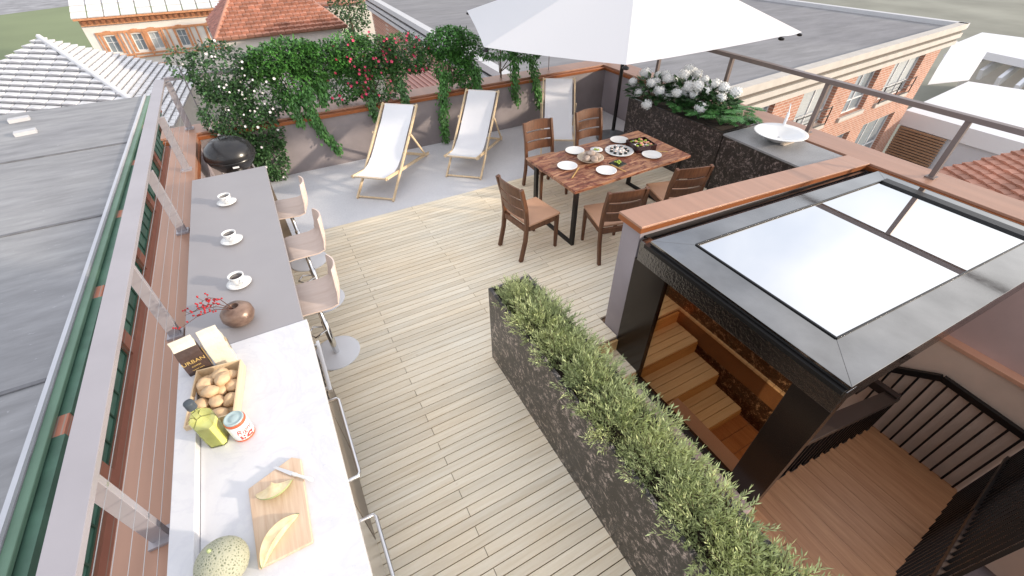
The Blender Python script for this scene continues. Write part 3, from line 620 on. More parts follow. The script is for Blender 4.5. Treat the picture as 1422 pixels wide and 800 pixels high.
names=['near left corner','near edge behind the jar','left side, second row','centre of the second row','right side board, second row','left side, third row','middle, third row','right side board, third row','far row beside the dark bag','far row under the cream bag','heap, topmost near the centre','heap, topmost on the right','heap, topmost on the left','heap, topmost at the far end','far left corner against the dark bag']
cr_m=rot(0,0,R_(-8),(-.80,2.08,.905))
for k,(x,y_,z) in enumerate(spots):
    m_=MB(); m_.ell((0,0,0),(.050+rp_.uniform(-.005,.006),.037+rp_.uniform(-.003,.004),.031),14,10,.25,rot(rp_.uniform(-.3,.3),rp_.uniform(-.3,.3),rp_.uniform(0,PI)),seed=k)
    o=m_.build('potato',M['potato']); o.location=cr_m@Vector((x,y_,z-.008)); tag(o,'tan potato in the crate: '+names[k],'potato','potatoes in the wooden crate')

# oil bottle
ob=empty('oil_bottle',(-.81,1.80,.905),'square clear bottle of yellow-green oil with slate cap','bottle',None,R_(-12))
def sqlathe(mb,prof,T=None):
    vs=[];fs=[];n=16
    for r,z,q in prof:
        for j in range(n):
            an=2*PI*(j+.5)/n; cx,sy_=math.cos(an),math.sin(an); k=1/max(abs(cx),abs(sy_)); k=1+(k-1)*q*.97; vs.append((cx*r*k,sy_*r*k,z))
    for i in range(len(prof)-1):
        for j in range(n): fs.append((i*n+j,i*n+(j+1)%n,(i+1)*n+(j+1)%n,(i+1)*n+j))
    fs.append(tuple(range(n))[::-1]); fs.append(tuple(range((len(prof)-1)*n,len(prof)*n))); mb.add(vs,fs,False,T); return mb
sqlathe(MB(),[(.043,0,1),(.046,.006,1),(.046,.215,1),(.040,.235,.8),(.020,.262,.2),(.0165,.275,0),(.0165,.30,0)]).build('glass_body',M['bottleglass'],ob)
sqlathe(MB(),[(.040,.006,1),(.0430,.010,1),(.0430,.165,1),(.0425,.166,1)]).build('oil',M['oil'],ob)
MB().lathe([(0,.295),(.022,.295),(.023,.298),(.023,.335),(.021,.340),(0,.340)],24).build('cap',M['capgrey'],ob)
# jar
jr=empty('jar',(-.690,1.775,.905),'white labelled jar with pale blue lid and red lettering next to the oil bottle','jar',None,R_(8))
MB().lathe([(0,0),(.046,0),(.050,.004),(.050,.012),(.0495,.013)],32).build('jar_base',M['redlid'],jr)
MB().lathe([(.0495,.0135),(.0505,.016),(.0505,.092),(.046,.100)],32).build('label_wrap',M['white'],jr)
MB().lathe([(.0465,.1005),(.049,.102),(.049,.113),(.046,.115)],32).build('jar_band',M['redlid'],jr)
MB().lathe([(0,.122),(.020,.122),(.022,.1205),(.036,.1205),(.038,.123),(.044,.123),(.0455,.1205),(.0455,.1155),(0,.1155)][::-1],32).build('lid',M['lidblue'],jr)
def wraptext(s_,size,mat,parent,r,z,name='lettering',shear=0):
    cu=bpy.data.curves.new(name,'FONT'); cu.body=s_; cu.size=size; cu.align_x='CENTER'; cu.align_y='CENTER'; cu.shear=shear; cu.extrude=.0004; cu.resolution_u=3
    o=bpy.data.objects.new(name,cu); me=bpy.data.meshes.new_from_object(o); bpy.data.objects.remove(o)
    for v_ in me.vertices:
        an=v_.co.x/r-PI/2+.35; rr=r+.0003+v_.co.z; zz=z+v_.co.y; v_.co=(rr*math.cos(an),rr*math.sin(an),zz)
    me.materials.append(mat); o=bpy.data.objects.new(name,me); COL.objects.link(o); o.parent=parent
wraptext('Rigni',.040,M['redlabel'],jr,.0508,.066,shear=.3)
fr=MB(); rj=random.Random(5)
for k in range(16):
    an=-PI/2+.35+rj.uniform(-.55,.55); z=.032+rj.uniform(-.012,.010); fr.ell((.0508*math.cos(an),.0508*math.sin(an),z),(.005,.005,.004),8,5)
fr.build('printed_fruit',M['redlabel'],jr); jr.scale=(1.04,1.04,1.22)

# cutting board, melon pieces, knife, whole melon
bd=MB(); bd.prism([(-.675,1.04),(-.455,1.04),(-.445,1.47),(-.485,1.50),(-.69,1.43)],.905,.925); 
tag(bd.build('cutting_board',M['boardwood'],origin=(-.57,1.26,.905),bevel=.004),'light wooden cutting board under the cut melon','cutting board')
def crescent(loc,R,ri,a0,a1,h,rz,label,name):
    e=empty(name,loc,label,'melon piece',None,rz); n=22; vs=[];vr=[];K=6
    for i in range(n+1):
        t_=i/n; an=a0+(a1-a0)*t_; th=max(.001,math.sin(PI*t_)**.55); inn=R-(R-ri)*th
        mid=(R*.96+inn)/2; z=h*th; c_,s_=math.cos(an),math.sin(an)
        vs+=[(R*.965*c_,R*.965*s_,z),(mid*c_,mid*s_,z*.86),(inn*c_,inn*s_,z*.97)]
        for k in range(K+1):
            ph=k/K*PI/2; rr=inn+(R-inn)*math.cos(ph*.9); rr=R-(R-inn)*(k/K)**1.6; zz=z*(1-k/K)**.7; vr.append((rr*c_,rr*s_,zz))
        
    ff=[(i*3+k,(i+1)*3+k,(i+1)*3+k+1,i*3+k+1) for i in range(n) for k in range(2)]
    fi=[(i*(K+1)+k,i*(K+1)+k+1,(i+1)*(K+1)+k+1,(i+1)*(K+1)+k) for i in range(n) for k in range(K)]
    w0=len(vs); m_=MB().add(vs,ff,True)
    iv=[]
    for i in range(n+1): iv+= [vs[i*3+2],(vs[i*3+2][0],vs[i*3+2][1],0)]
    m_.add(iv,[(i*2,i*2+1,(i+1)*2+1,(i+1)*2) for i in range(n)],True)
    m_.build('flesh',M['melonflesh'],e)
    rv=[]
    for i in range(n+1):
        t_=i/n; an=a0+(a1-a0)*t_; th=max(.001,math.sin(PI*t_)**.55); z=h*th; c_,s_=math.cos(an),math.sin(an)
        for k in range(K+1): q=k/K; rr=R*(.965+.035*min(1,q*3))-(R-ri)*.45*th*q*q; rv.append((rr*c_,rr*s_,z*(1-q)+.0005))
    MB().add(rv,fi,True).build('rind',M['melonrind'],e); return e
crescent((-.575,1.385,.926),.085,.004,PI*1.02,PI*1.98,.045,R_(-2),'half-moon melon piece at the far end of the cutting board','melon_piece')
crescent((-.515,1.045,.926),.150,.098,R_(80),R_(185),.040,0,'narrow curved melon slice at the near end of the cutting board','melon_slice')
mel=empty('melon',(-.78,1.10,.905),'whole round netted melon beside the cutting board','melon')
MB().ell((0,0,.092),(.098,.098,.092),28,20).build('melon_body',M['melonskin'],mel)
MB().tube([(-.01,.02,.180),(-.012,.024,.192)],[.009,.006],8).build('stem',M['melonrind'],mel)
kn=empty('knife',(-.49,1.40,.932),'white-handled knife lying across the corner of the cutting board','knife',None,R_(-45))
MB().add([(-.115,-.002,0),(0,-.010,0),(0,.010,0),(-.10,.009,0),(-.115,-.002,.002),(0,-.010,.002),(0,.010,.002),(-.10,.009,.002)],[(3,2,1,0),(4,5,6,7),(0,1,5,4),(1,2,6,5),(2,3,7,6),(3,0,4,7)]).build('blade',M['steel'],kn)
MB().tube([(0,0,.002),(.02,0,.003),(.03,0,.004),(.08,0,.004),(.105,0,.004),(.118,0,.004)],[.008,.010,.007,.008,.012,.004],10).build('handle',M['white'],kn)

# bar stools
stl=empty('bar_stool',(-.2,3.03,0),'bar stool nearest the white marble counter','bar stool','bar stools along the grey bar')
def shell():
    m_=MB(); prof=[(-.20,.655,.19),(-.215,.665,.195),(-.10,.68,.205),(0,.675,.208),(.10,.672,.21),(.16,.69,.21),(.195,.73,.205),(.21,.79,.195),(.215,.86,.18),(.222,.93,.15),(.226,.965,.11)]
    vs=[];fs=[];K=8
    for off in (0,-.011):
        for (x,z,hw) in prof:
            for k in range(K+1):
                u_=-1+2*k/K; y_=u_*hw; dz=.02*u_*u_ if z<.72 else 0; dx=-.035*u_*u_ if z>.72 else 0
                vs.append((x+dx+(-off if z>.70 else 0),y_,z+dz+(off if z<=.70 else 0)))
    n=len(prof); w_=K+1; o2=n*w_
    for i in range(n-1):
        for k in range(K):
            fs.append((i*w_+k,(i+1)*w_+k,(i+1)*w_+k+1,i*w_+k+1)); fs.append((o2+i*w_+k,o2+i*w_+k+1,o2+(i+1)*w_+k+1,o2+(i+1)*w_+k))
    m_.add(vs,fs,True); f2=[]
    for i in range(n-1):
        for k in (0,K): f2.append((i*w_+k,(i+1)*w_+k,o2+(i+1)*w_+k,o2+i*w_+k))
    for k in range(K):
        for i in (0,n-1): f2.append((i*w_+k,i*w_+k+1,o2+i*w_+k+1,o2+i*w_+k))
    m_.add(vs,f2,False); return m_
shell().build('seat_shell',M['stoolwood'],stl)
MB().lathe([(0,0),(.205,0),(.205,.006),(.19,.010),(.03,.016),(0,.016)],40).build('base_disc',M['whitemetal'],stl)
MB().tube([(0,0,.015),(0,0,.40),(0,0,.401),(0,0,.655)],[.026,.026,.019,.019],16).build('pole',M['chrome'],stl)
MB().tube([(0,.02,.32),(-.10,.07,.32),(-.15,0,.32),(-.10,-.07,.32),(0,-.02,.32)],.008,8).build('footrest',M['chrome'],stl)
MB().box(0,0,.657,.16,.16,.008).build('seat_plate',M['chrome'],stl)
dup(stl,(-.17,3.82,0),R_(3),'middle bar stool of the three')
dup(stl,(-.20,4.60,0),R_(-4),'bar stool farthest down the bar, by the deckchairs')

# ================================================================ kettle grill
gx,gy=-.67,6.3
gk=empty('kettle_grill',(gx,gy,0),'black kettle grill in the far left corner behind the bar','grill')
MB().lathe([(0,.50),(.10,.51),(.20,.57),(.27,.66),(.285,.72)],36).build('bowl',M['grill'],gk)
MB().lathe([(.292,.715),(.294,.735),(.285,.78),(.25,.85),(.17,.905),(.08,.93),(0,.935)],36).build('lid',M['grill'],gk)
MB().tube([(-.04,0,.93),(-.04,0,.965),(.04,0,.965),(.04,0,.93)],.009,8).build('lid_handle',M['dark'],gk)
MB().box(.03,-.272,.66,.085,.02,.035,rz=0).build('badge',M['black'],gk)
MB().box(.03,-.284,.66,.070,.004,.022).build('badge_plate',M['whitemetal'],gk)
for k in range(3):
    an=2*PI*k/3+.5; MB().tube([(.2*math.cos(an),.2*math.sin(an),.56),(.30*math.cos(an),.30*math.sin(an),.0)],.012,8).build('leg',M['steel'],gk)
MB().lathe([(0,.26),(.15,.26),(.17,.275),(0,.275)],24).build('ash_tray',M['steel'],gk)

# ================================================================ deckchairs
def deckchair(loc,rz,label):
    e=empty('deckchair',loc,label,'deckchair','white deckchairs on the terrace',rz)
    hw=.265; W_=.022; H_=.042
    # local: x across, y backwards. Frame A outer, frame B inner
    for sx in(-1,1):
        MB().bar((sx*hw,0,.0),(sx*hw,1.33,.87),W_,H_).build('long_rail',M['palewood'],e,bevel=.003)
        MB().bar((sx*(hw-.028),-.02,.34),(sx*(hw-.028),1.58,.02),W_,H_).build('seat_rail',M['palewood'],e,bevel=.003)
        MB().bar((sx*(hw+.026),.88,.60),(sx*(hw+.026),1.34,.08),.018,.032).build('prop',M['palewood'],e,bevel=.003)
    MB().tube([(-hw,.03,.02),(hw,.03,.02)],.013,8).build('front_bar',M['palewood'],e)
    MB().tube([(-hw,1.31,.86),(hw,1.31,.86)],.013,8).build('head_bar',M['palewood'],e)
    MB().tube([(-hw,0,.335),(hw,0,.335)],.014,8).build('seat_bar',M['palewood'],e)
    MB().tube([(-hw-.03,1.33,.09),(hw+.03,1.33,.09)],.012,8).build('prop_bar',M['palewood'],e)
    MB().tube([(-hw,1.48,.04),(hw,1.48,.04)],.012,8).build('rear_bar',M['palewood'],e)
    cv=MB(); vs=[];fs=[]; P=[(-.02,.345),(.06,.325),(.16,.30),(.28,.285),(.42,.305),(.56,.36),(.70,.44),(.90,.575),(1.10,.715),(1.31,.875)]
    K=8; cw=.225
    for off in(0,.004):
        for (y_,z) in P:
            for k in range(K+1): u_=-1+2*k/K; vs.append((u_*cw,y_,z-off+.012*u_*u_*(1 if .1<y_<1.1 else 0)))
    w_=K+1;n=len(P);o2=n*w_
    for i in range(n-1):
        for k in range(K): fs.append((i*w_+k,i*w_+k+1,(i+1)*w_+k+1,(i+1)*w_+k)); fs.append((o2+i*w_+k,o2+(i+1)*w_+k,o2+(i+1)*w_+k+1,o2+i*w_+k+1))
    cv.add(vs,fs,True); cv.build('canvas',M['canvas'],e)
    return e
dc=deckchair((.835,5.61,0),R_(-39),'white canvas deckchair nearest the bar stools')
dup(dc,(2.165,5.60,0),R_(-40),'middle white deckchair, its canvas clear of any other furniture')
dup(dc,(3.72,5.42,0),R_(-32),'white deckchair behind the two wooden chairs, by the parasol pole')

# ================================================================ dining table and chairs
tb_=empty('dining_table',(3.40,3.83,0),'reclaimed wood dining table laid with sushi and white plates','table',None,R_(2))
top=MB(); ys=[-.465,-.24,-.01,.22,.465]
for p_,q_ in zip(ys[:-1],ys[1:]): top.bb(-.875,.875,p_+.0015,q_-.0015,.715,.75)
top.build('tabletop',M['table'],tb_,bevel=.002)
for sx in(-1,1):
    for sy in(-1,1): MB().bb(sx*.80-.02,sx*.80+.02,sy*.40-.025,sy*.40+.025,.032,.712).build('leg',M['black'],tb_)
    MB().bb(sx*.80-.02,sx*.80+.02,-.425,.425,0,.031).build('floor_bar',M['black'],tb_)
MB().bb(-.82,.82,-.02,.02,.690,.712).build('under_beam',M['black'],tb_)
def mkchair():
    e=empty('dining_chair',(1.93,3.6,0),'','dining chair','slatted walnut chairs round the dining table')
    # local: back at y=0, faces +y ; width .45
    hw=.205
    for sx in(-1,1):
        pts=[(sx*hw,-.06,0),(sx*hw,0,.25),(sx*hw,.02,.45),(sx*hw,0,.66),(sx*hw,-.06,.90)]
        lg=MB()
        for p_,q_ in zip(pts[:-1],pts[1:]): lg.bar(p_,q_,.034,.045,(0,1,0))
        lg.build('back_post',M['chairwood'],e,bevel=.003)
        MB().hexa([(sx*hw-.015,.435,0),(sx*hw+.015,.435,0),(sx*hw+.015,.465,0),(sx*hw-.015,.465,0),(sx*hw-.021,.425,.43),(sx*hw+.021,.425,.43),(sx*hw+.021,.468,.43),(sx*hw-.021,.468,.43)]).build('front_leg',M['chairwood'],e,bevel=.003)
        MB().bb(sx*hw-.012,sx*hw+.012,.05,.42,.37,.43).build('side_apron',M['chairwood'],e)
    MB().bb(-hw+.02,hw-.02,.44,.462,.37,.43).build('front_apron',M['chairwood'],e); MB().bb(-hw+.02,hw-.02,.0,.03,.37,.43).build('rear_apron',M['chairwood'],e)
    MB().bb(-hw-.02,hw+.02,.03,.485,.432,.462).build('seat',M['seat'],e,bevel=.012)
    for (z0,z1) in ((.53,.635),(.655,.76),(.78,.895)):
        m_=MB(); K=8; vs=[];fs=[]
        def yy_(z): return .012-(z-.5)*.18
        for k in range(K+1):
            u_=-1+2*k/K; x=u_*(hw-.012); c_=-.030*(1-u_*u_)
            for z in (z0,z1+(.012*(1-u_*u_) if z1>.85 else 0)):
                for t_ in(-.009,.009): vs.append((x,yy_(z)+c_+t_,z))
        for k in range(K):
            i=k*4;j=i+4; fs+=[(i,j,j+2,i+2),(i+1,i+3,j+3,j+1),(i+2,j+2,j+3,i+3),(i,i+1,j+1,j)]
        fs+=[(0,2,3,1),(K*4,K*4+1,K*4+3,K*4+2)]
        m_.add(vs,fs).build('back_slat',M['chairwood'],e)
    return e
ch=mkchair(); ch.location=(1.95,3.61,0); ch.rotation_euler=(0,0,R_(-82)); ch['label']='slatted wooden chair alone at the left head of the dining table'
dup(ch,(3.05,4.91,0),R_(178),'left one of the two wooden chairs between the table and the deckchairs')
dup(ch,(3.88,4.90,0),R_(179),'wooden chair beside the parasol pole, back to the terrace wall')
dup(ch,(2.87,2.93,0),R_(-14),'left one of the two wooden chairs with their backs to the sloping coping')
dup(ch,(3.83,2.98,0),R_(-16),'wooden chair close to the black planter, right of the other near-side chair')

# tableware
def plate(x,y,r,label,group='white dinner plates'):
    m_=MB().lathe([(0,.004),(r*.62,.004),(r*.7,.007),(r,.018),(r*1.01,.021),(r*.95,.019),(r*.66,.010),(0,.009)],36)
    o=m_.build('plate',M['white']); o.location=(x,y,.75); return tag(o,label,'plate',group)
plate(2.80,3.87,.118,'empty white plate nearest the lone chair at the table head')
plate(3.12,4.18,.118,'empty white plate in front of the left far-side chair')
plate(3.12,3.55,.118,'empty white plate at the near edge by the bread')
plate(3.81,4.17,.118,'empty white plate on the far side beside the bento box')
plate(3.86,3.62,.118,'empty white plate right of the sushi, near side of the table')
sp_=empty('sushi_platter',(3.59,3.90,.75),'large white platter with a ring of maki rolls','platter')
MB().lathe([(0,.004),(.11,.004),(.13,.008),(.175,.020),(.177,.023),(.165,.021),(.12,.011),(0,.010)],40).build('platter_dish',M['white'],sp_)
k=0
for ring,(rr,n) in enumerate(((.10,9),(.045,5))):
    for j in range(n):
        an=2*PI*j/n+.3*ring; p=(3.59+rr*math.cos(an),3.90+rr*math.sin(an),.762)
        e=empty('sushi_roll',p,('maki roll in the outer ring of the sushi platter' if ring==0 else 'rice roll heaped in the middle of the sushi platter'),'sushi','sushi rolls on the platter, outer ring' if ring==0 else 'sushi rolls on the platter, middle heap')
        MB().lathe([(0,0),(.019,0),(.0195,.003),(.0195,.026),(.018,.028)],14).build('wrap',M['nori'] if ring==0 else M['rice'],e)
        MB().lathe([(0,.0285),(.0172,.0285),(.0172,.027)][::-1],14).build('rice',M['rice'],e)
        MB().lathe([(0,.031),(.007,.031),(.007,.0287)][::-1],8).build('filling',M['salmon'],e)
bp_=empty('bread_plate',(3.14,3.885,.75),'wide shallow dish of floury bread rolls','dish')
MB().lathe([(0,.006),(.10,.006),(.155,.035),(.160,.040),(.152,.037),(.10,.014),(0,.012)],36).build('dish_body',pm('oatmeal_stoneware',(.6,.5,.38),.5),bp_)
for k,(x,y_,z,lab) in enumerate([(-.07,-.02,.045,'left in the dish'),(.0,-.075,.045,'nearest the table edge in the dish'),(.075,-.02,.045,'right in the dish beside the sushi platter'),(.01,.07,.045,'farthest back in the dish'),(.005,.0,.085,'on top of the heap')]):
    m_=MB().ell((0,0,0),(.055,.046,.036),16,10,.12,seed=k); o=m_.build('bread_roll',M['bread']); o.location=(3.14+x,3.885+y_,.75+z); o.rotation_euler=(0,0,k*1.1); tag(o,'floury bread roll '+lab,'bread roll','bread rolls in the dish')
bw_=empty('side_dish',(3.37,4.07,.75),'small white saucer with a little greens and fish behind the bread','dish')
MB().lathe([(0,.004),(.05,.004),(.078,.014),(.079,.017),(.05,.009),(0,.008)],28).build('saucer',M['white'],bw_)
fm=MB(); 
for k in range(7): fm.ell((rnd.uniform(-.03,.03),rnd.uniform(-.03,.03),.018),(.012,.009,.008),8,6,.3,seed=k)
fm.build('food',M['greenfood'],bw_)
bx=empty('bento_box',(3.90,3.865,.75),'dark square lacquer box full of sushi and salad','food box',None,R_(-8))
bm2=MB().box(0,0,.008,.27,.27,.014)
for s_ in(-1,1): bm2.box(s_*.131,0,.045,.010,.27,.062); bm2.box(0,s_*.131,.045,.252,.010,.062)
bm2.box(0,0,.04,.252,.006,.045)
bm2.build('box_body',M['lacquer'],bx,bevel=.001)
for (mat_,nm,cnt,zz) in ((M['rice'],'rice',16,.035),(M['salmon'],'fish',9,.052),(M['greenfood'],'salad',14,.05)):
    m_=MB()
    for k in range(cnt): m_.ell((rnd.uniform(-.105,.105),rnd.uniform(-.105,.105),zz+rnd.uniform(0,.02)),(.022,.016,.012),8,6,.4,rot(0,0,0),seed=k)
    m_.build(nm,mat_,bx)
dd=empty('wasabi_dish',(3.36,3.64,.75),'small square black dish holding something green','dish',None,R_(10))
MB().box(0,0,.006,.15,.15,.010).build('dish_body',M['nori'],dd,bevel=.002)
m_=MB()
for k in range(9): m_.ell((rnd.uniform(-.03,.03),rnd.uniform(-.03,.03),.022+rnd.uniform(0,.012)),(.016,.012,.010),8,6,.4,seed=k)
m_.build('greens',M['greenfood'],dd)
for (p_,q_,lab) in (((2.68,3.60),(2.90,3.78),'pair of bamboo chopsticks beside the plate at the table head'),((3.27,3.66),(3.30,3.43),'pair of bamboo chopsticks right of the near-edge plate'),((3.93,3.72),(4.10,3.60),'pair of bamboo chopsticks at the right-hand plate')):
    m_=MB(); 
    for o_ in(0,.012): m_.tube([(p_[0]+o_,p_[1],.757),(q_[0]+o_,q_[1],.757)],[.003,.002],6)
    tag(m_.build('chopsticks',M['chopstick'],origin=(p_[0],p_[1],.75)),lab,'chopsticks')

# ================================================================ parasol
CX,CY=5.05,5.72
um=empty('parasol',(CX,CY,0),'large white parasol over the dining table','parasol')
MB().tube([(CX,CY,.05),(CX,CY,2.52)],.030,14).build('pole',M['umbblack'],um,world=True)
MB().lathe([(0,0),(.27,0),(.28,.02),(.27,.05),(.06,.065),(.05,.14),(0,.14)],36,(CX,CY,0)).build('base',M['stone'],um,world=True)
V=[(3.27,7.62,1.80),(2.42,5.20,1.80),(3.35,3.74,1.80),(5.92,3.80,1.80),(7.25,4.40,1.62),(7.75,6.1,1.66),(6.85,7.5,1.75),(5.1,8.2,1.78)]
AP=(CX,CY,2.60)
cn=MB(); K=7
nv=len(V)
for i in range(nv):
    A=Vector(V[i]);B=Vector(V[(i+1)%nv]);O=Vector(AP); grid=[]
    for r in range(K+1):
        row=[]
        for q_ in range(5):
            t_=q_/4; e=A.lerp(B,t_); s_=r/K; p=O.lerp(e,s_); 
            sag=.035*4*t_*(1-t_)*s_; mid=Vector((O.x,O.y,p.z)); p=p+Vector((0,0,-sag*.5)); 
            if r==K: p=p+(Vector((CX,CY,p.z))-p)*(.010*4*t_*(1-t_))
            row.append(p)
        grid.append(row)
    vs=[p for row in grid for p in row]; fs=[]
    for r in range(K):
        for q_ in range(4): fs.append((r*5+q_,r*5+q_+1,(r+1)*5+q_+1,(r+1)*5+q_))
    cn.add(vs,fs,True)
cn.build('canopy',M['umb'],um,world=True)
for v_ in V:
    v0=Vector(v_); MB().tube([Vector(AP)+Vector((0,0,-.08)),v0+Vector((0,0,-.03))],.009,6).build('rib',M['umbblack'],um,world=True)
    dv=(v0-Vector(AP)); dv.z=0; dv.normalize(); 
    c_=MB().ell((0,0,0),(.035,.045,.02),8,6,T=Matrix.Translation(v0+Vector((0,0,-.035))-dv*.02)); c_.build('rib_cap',M['umbblack'],um,world=True)
hub=MB().lathe([(0,0),(.05,0),(.05,.12),(0,.12)],16,(CX,CY,1.75)); hub.build('hub',M['umbblack'],um,world=True)

# ================================================================ long juniper planter
pl=empty('planter_box',(1.19,.9,0),'long tall dark veined stone planter running down the deck full of juniper','planter')
px0,px1,py0,py1=1.015,1.375,-1.2,2.31
pb=MB().bb(px0,px1,py0,py1,-.12,.79)
pb=MB()
pb.bb(px0,px0+.03,py0,py1,0,.81).bb(px1-.03,px1,py0,py1,-.6,.81).bb(px0+.03,px1-.03,py1-.03,py1,0,.81).bb(px0+.03,px1-.03,py0,py0+.03,0,.81)
pb.build('box_walls',M['planterstone'],pl,world=True,bevel=.002)
MB().bb(px0+.031,px1-.031,py0+.031,py1-.031,0.0,.74).build('soil',M['soil'],pl,world=True)
def juniper(seed,nsp=150):
    r=random.Random(seed); lf=MB(); tw_=MB()
    for k in range(nsp):
        an=r.uniform(0,2*PI); rad=r.random()**.6; base=Vector((.115*rad*math.cos(an),.18*rad*math.sin(an),0))
        out=Vector((math.cos(an)*rad*1.0,math.sin(an)*rad*1.1,r.uniform(.3,1.3))).normalized(); Ls=r.uniform(.10,.21)
        tip=base+out*Ls; mid=base+out*Ls*.5+Vector((r.uniform(-.015,.015),r.uniform(-.015,.015),.012))
        if k%3==0: tw_.tube([base,mid,tip],[.003,.002,.001],3,caps=False)
        nn=17
        for j in range(nn):
            t_=.22+.80*j/nn; p=(base.lerp(mid,t_*2) if t_<.5 else mid.lerp(tip,min(1,(t_-.5)*2)))
            sdv=Vector((r.uniform(-1,1),r.uniform(-1,1),r.uniform(-.5,.7))).normalized(); dr_=(out*1.25+sdv*.75).normalized()
            lf.leaf(p,dr_,sdv.cross(out),r.uniform(.022,.046),r.uniform(.0045,.008),.1)
    return lf,tw_
protos=[]
for s_ in range(3):
    lf,tw_=juniper(20+s_,330); e=empty('juniper_plant',(0,0,0),'','plant','junipers along the long planter')
    lf.build('foliage',M['conifer'],e); tw_.build('twigs',M['twig'],e); protos.append(e)
jl=['feathery juniper at the far end of the long planter','second juniper from the far end of the planter','third juniper from the far end, level with the wooden steps','fourth juniper from the far planter end, beside the lower steps','fifth juniper, in front of the bronze window','sixth juniper, at the near corner of the bronze window','juniper leaning over the head of the brown staircase','juniper at the near end of the planter, largest in the picture','last juniper, at the foot of the picture']
ny=9
for k in range(ny):
    yy=2.08-k*.305; sc_=(1.0+.05*math.sin(k*2.1)) if k else .84; loc=(1.195,yy,.735); rz=[0,PI,.35,-.3,PI+.4,.1,PI-.3,.2,PI][k]
    if k<3: e=protos[k]; e.location=loc; e.rotation_euler=(0,0,rz); e['label']=jl[k]; e.scale=(sc_,sc_,sc_)
    else: dup(protos[k%3],loc,rz,jl[k],scale=(sc_,sc_,sc_))

# ================================================================ black planter with hydrangeas, sink counter
bpn=empty('planter_box',(5.35,4.6,0),'black veined planter with hydrangeas and split-leaf plants by the right parapet','planter')
def quad_prism(mb,pts,z0,z1): return mb.prism(pts,z0,z1)
quad_prism(MB(),[(5.07,3.61),(5.78,3.61),(5.78,5.36),(4.96,5.36)],0,.70).build('box_walls',M['darkmarble'],bpn,world=True,bevel=.003)
rimm=MB(); O_=[(5.07,3.61),(5.78,3.61),(5.78,5.36),(4.96,5.36)]; I_=[(5.10,3.64),(5.75,3.64),(5.75,5.33),(4.99,5.33)]
for k in range(4): rimm.prism([O_[k],O_[(k+1)%4],I_[(k+1)%4],I_[k]],.701,.80)
rimm.build('rim',M['darkmarble'],bpn,world=True)
MB().prism(I_,.701,.76).build('soil',M['soil'],bpn,world=True)
snk=empty('sink_counter',(5.4,3.0,0),'black stone counter with grey leathered top under the round basin','counter')
MB().prism([(5.03,2.43),(5.77,2.43),(5.77,3.585),(5.05,3.585)],0,.775).build('counter_body',M['darkmarble'],snk,world=True,bevel=.003)
MB().prism([(5.02,2.42),(5.72,2.42),(5.74,3.59),(5.045,3.59)],.776,.80).build('countertop',M['leather_stone'],snk,world=True,bevel=.003)
bs=empty('wash_basin',(5.45,3.10,.80),'round white wash basin with slim tap on the grey stone counter','basin')
MB().lathe([(0,0),(.09,0),(.12,.012),(.18,.045),(.25,.085),(.30,.108),(.31,.112),(.302,.116),(.24,.098),(.14,.062),(.05,.045),(0,.042)],44,sx=1,sy=1).build('bowl',M['white'],bs)
MB().box(.02,-.12,.008,.20,.05,.012).build('foot',pm('pale_stone_foot',(.6,.52,.44),.5),bs)
MB().lathe([(0,.0445),(.014,.0445),(.014,.048),(0,.048)],14).build('drain',M['chrome'],bs)
tp=empty('tap',(5.70,3.24,.80),'slim chrome tap rising behind the white basin','tap')
MB().tube([(0,0,0),(0,0,.26)],.017,12).build('tap_body',M['whitemetal'],tp); MB().tube([(0,0,.24),(-.08,-.05,.24),(-.16,-.10,.215)],[.014,.011,.010],10).build('spout',M['whitemetal'],tp)
MB().tube([(0,0,.26),(.02,.03,.36)],[.008,.006],8).build('lever',M['whitemetal'],tp)
def rndv(r): 
    while True:
        v_=Vector((r.uniform(-1,1),r.uniform(-1,1),r.uniform(-1,1)))
        if .05<v_.length<1: return v_
def hydrangea(seed,n):
    r=random.Random(seed); e=empty('hydrangea_bush',(0,0,0),'','plant','white hydrangeas in the black planter'); lf=MB(); stm=MB()
    for k in range(n):
        d_=rndv(r); p=Vector((d_.x*.40,d_.y*.38,.12+abs(d_.z)*.24)); dr_=Vector((d_.x,d_.y,r.uniform(-.3,.5))).normalized()
        lf.leaf(p,dr_,Vector((0,0,1))+rndv(r)*.4,r.uniform(.08,.13),r.uniform(.05,.075),.12)
    for k in range(10):
        an=r.uniform(0,2*PI); q_=r.uniform(.1,.3); stm.tube([(0,0,0),(q_*.5*math.cos(an),q_*.5*math.sin(an),.2),(q_*math.cos(an),q_*math.sin(an),.36)],[.008,.006,.004],5)
    lf.build('foliage',M['leafH'],e); stm.build('stems',M['trunk'],e); return e
def head(e,p,R0,seed):
    r=random.Random(seed); m_=MB(); m_.ell(p,(R0*.84,R0*.84,R0*.68),12,8,.15,seed=seed)
    n=int(70)
    for k in range(n):
        z=1-2*(k+.5)/n; th=k*2.39996; rr=math.sqrt(1-z*z); d_=Vector((rr*math.cos(th),rr*math.sin(th),z)); c_=Vector(p)+Vector((d_.x*R0,d_.y*R0,d_.z*R0*.82))*r.uniform(.78,1.08)
        t1=d_.orthogonal().normalized(); t1=Matrix.Rotation(r.uniform(0,PI),3,d_)@t1; t2=d_.cross(t1); s_=R0*.20
        for q_ in(t1,t2,-t1,-t2): m_.leaf(c_,(q_+d_*.25).normalized(),d_,s_*1.1,s_*1.1,.1)
    return m_.build('flower_head',M['hydr'],e)
hl=[((5.15,5.05),'leftmost hydrangea bush, heads overhanging the planter end'),((5.42,4.72),'tallest white hydrangea bush in the middle of the black planter'),((5.50,4.30),'hydrangea bush nearest the split-leaf plants')]
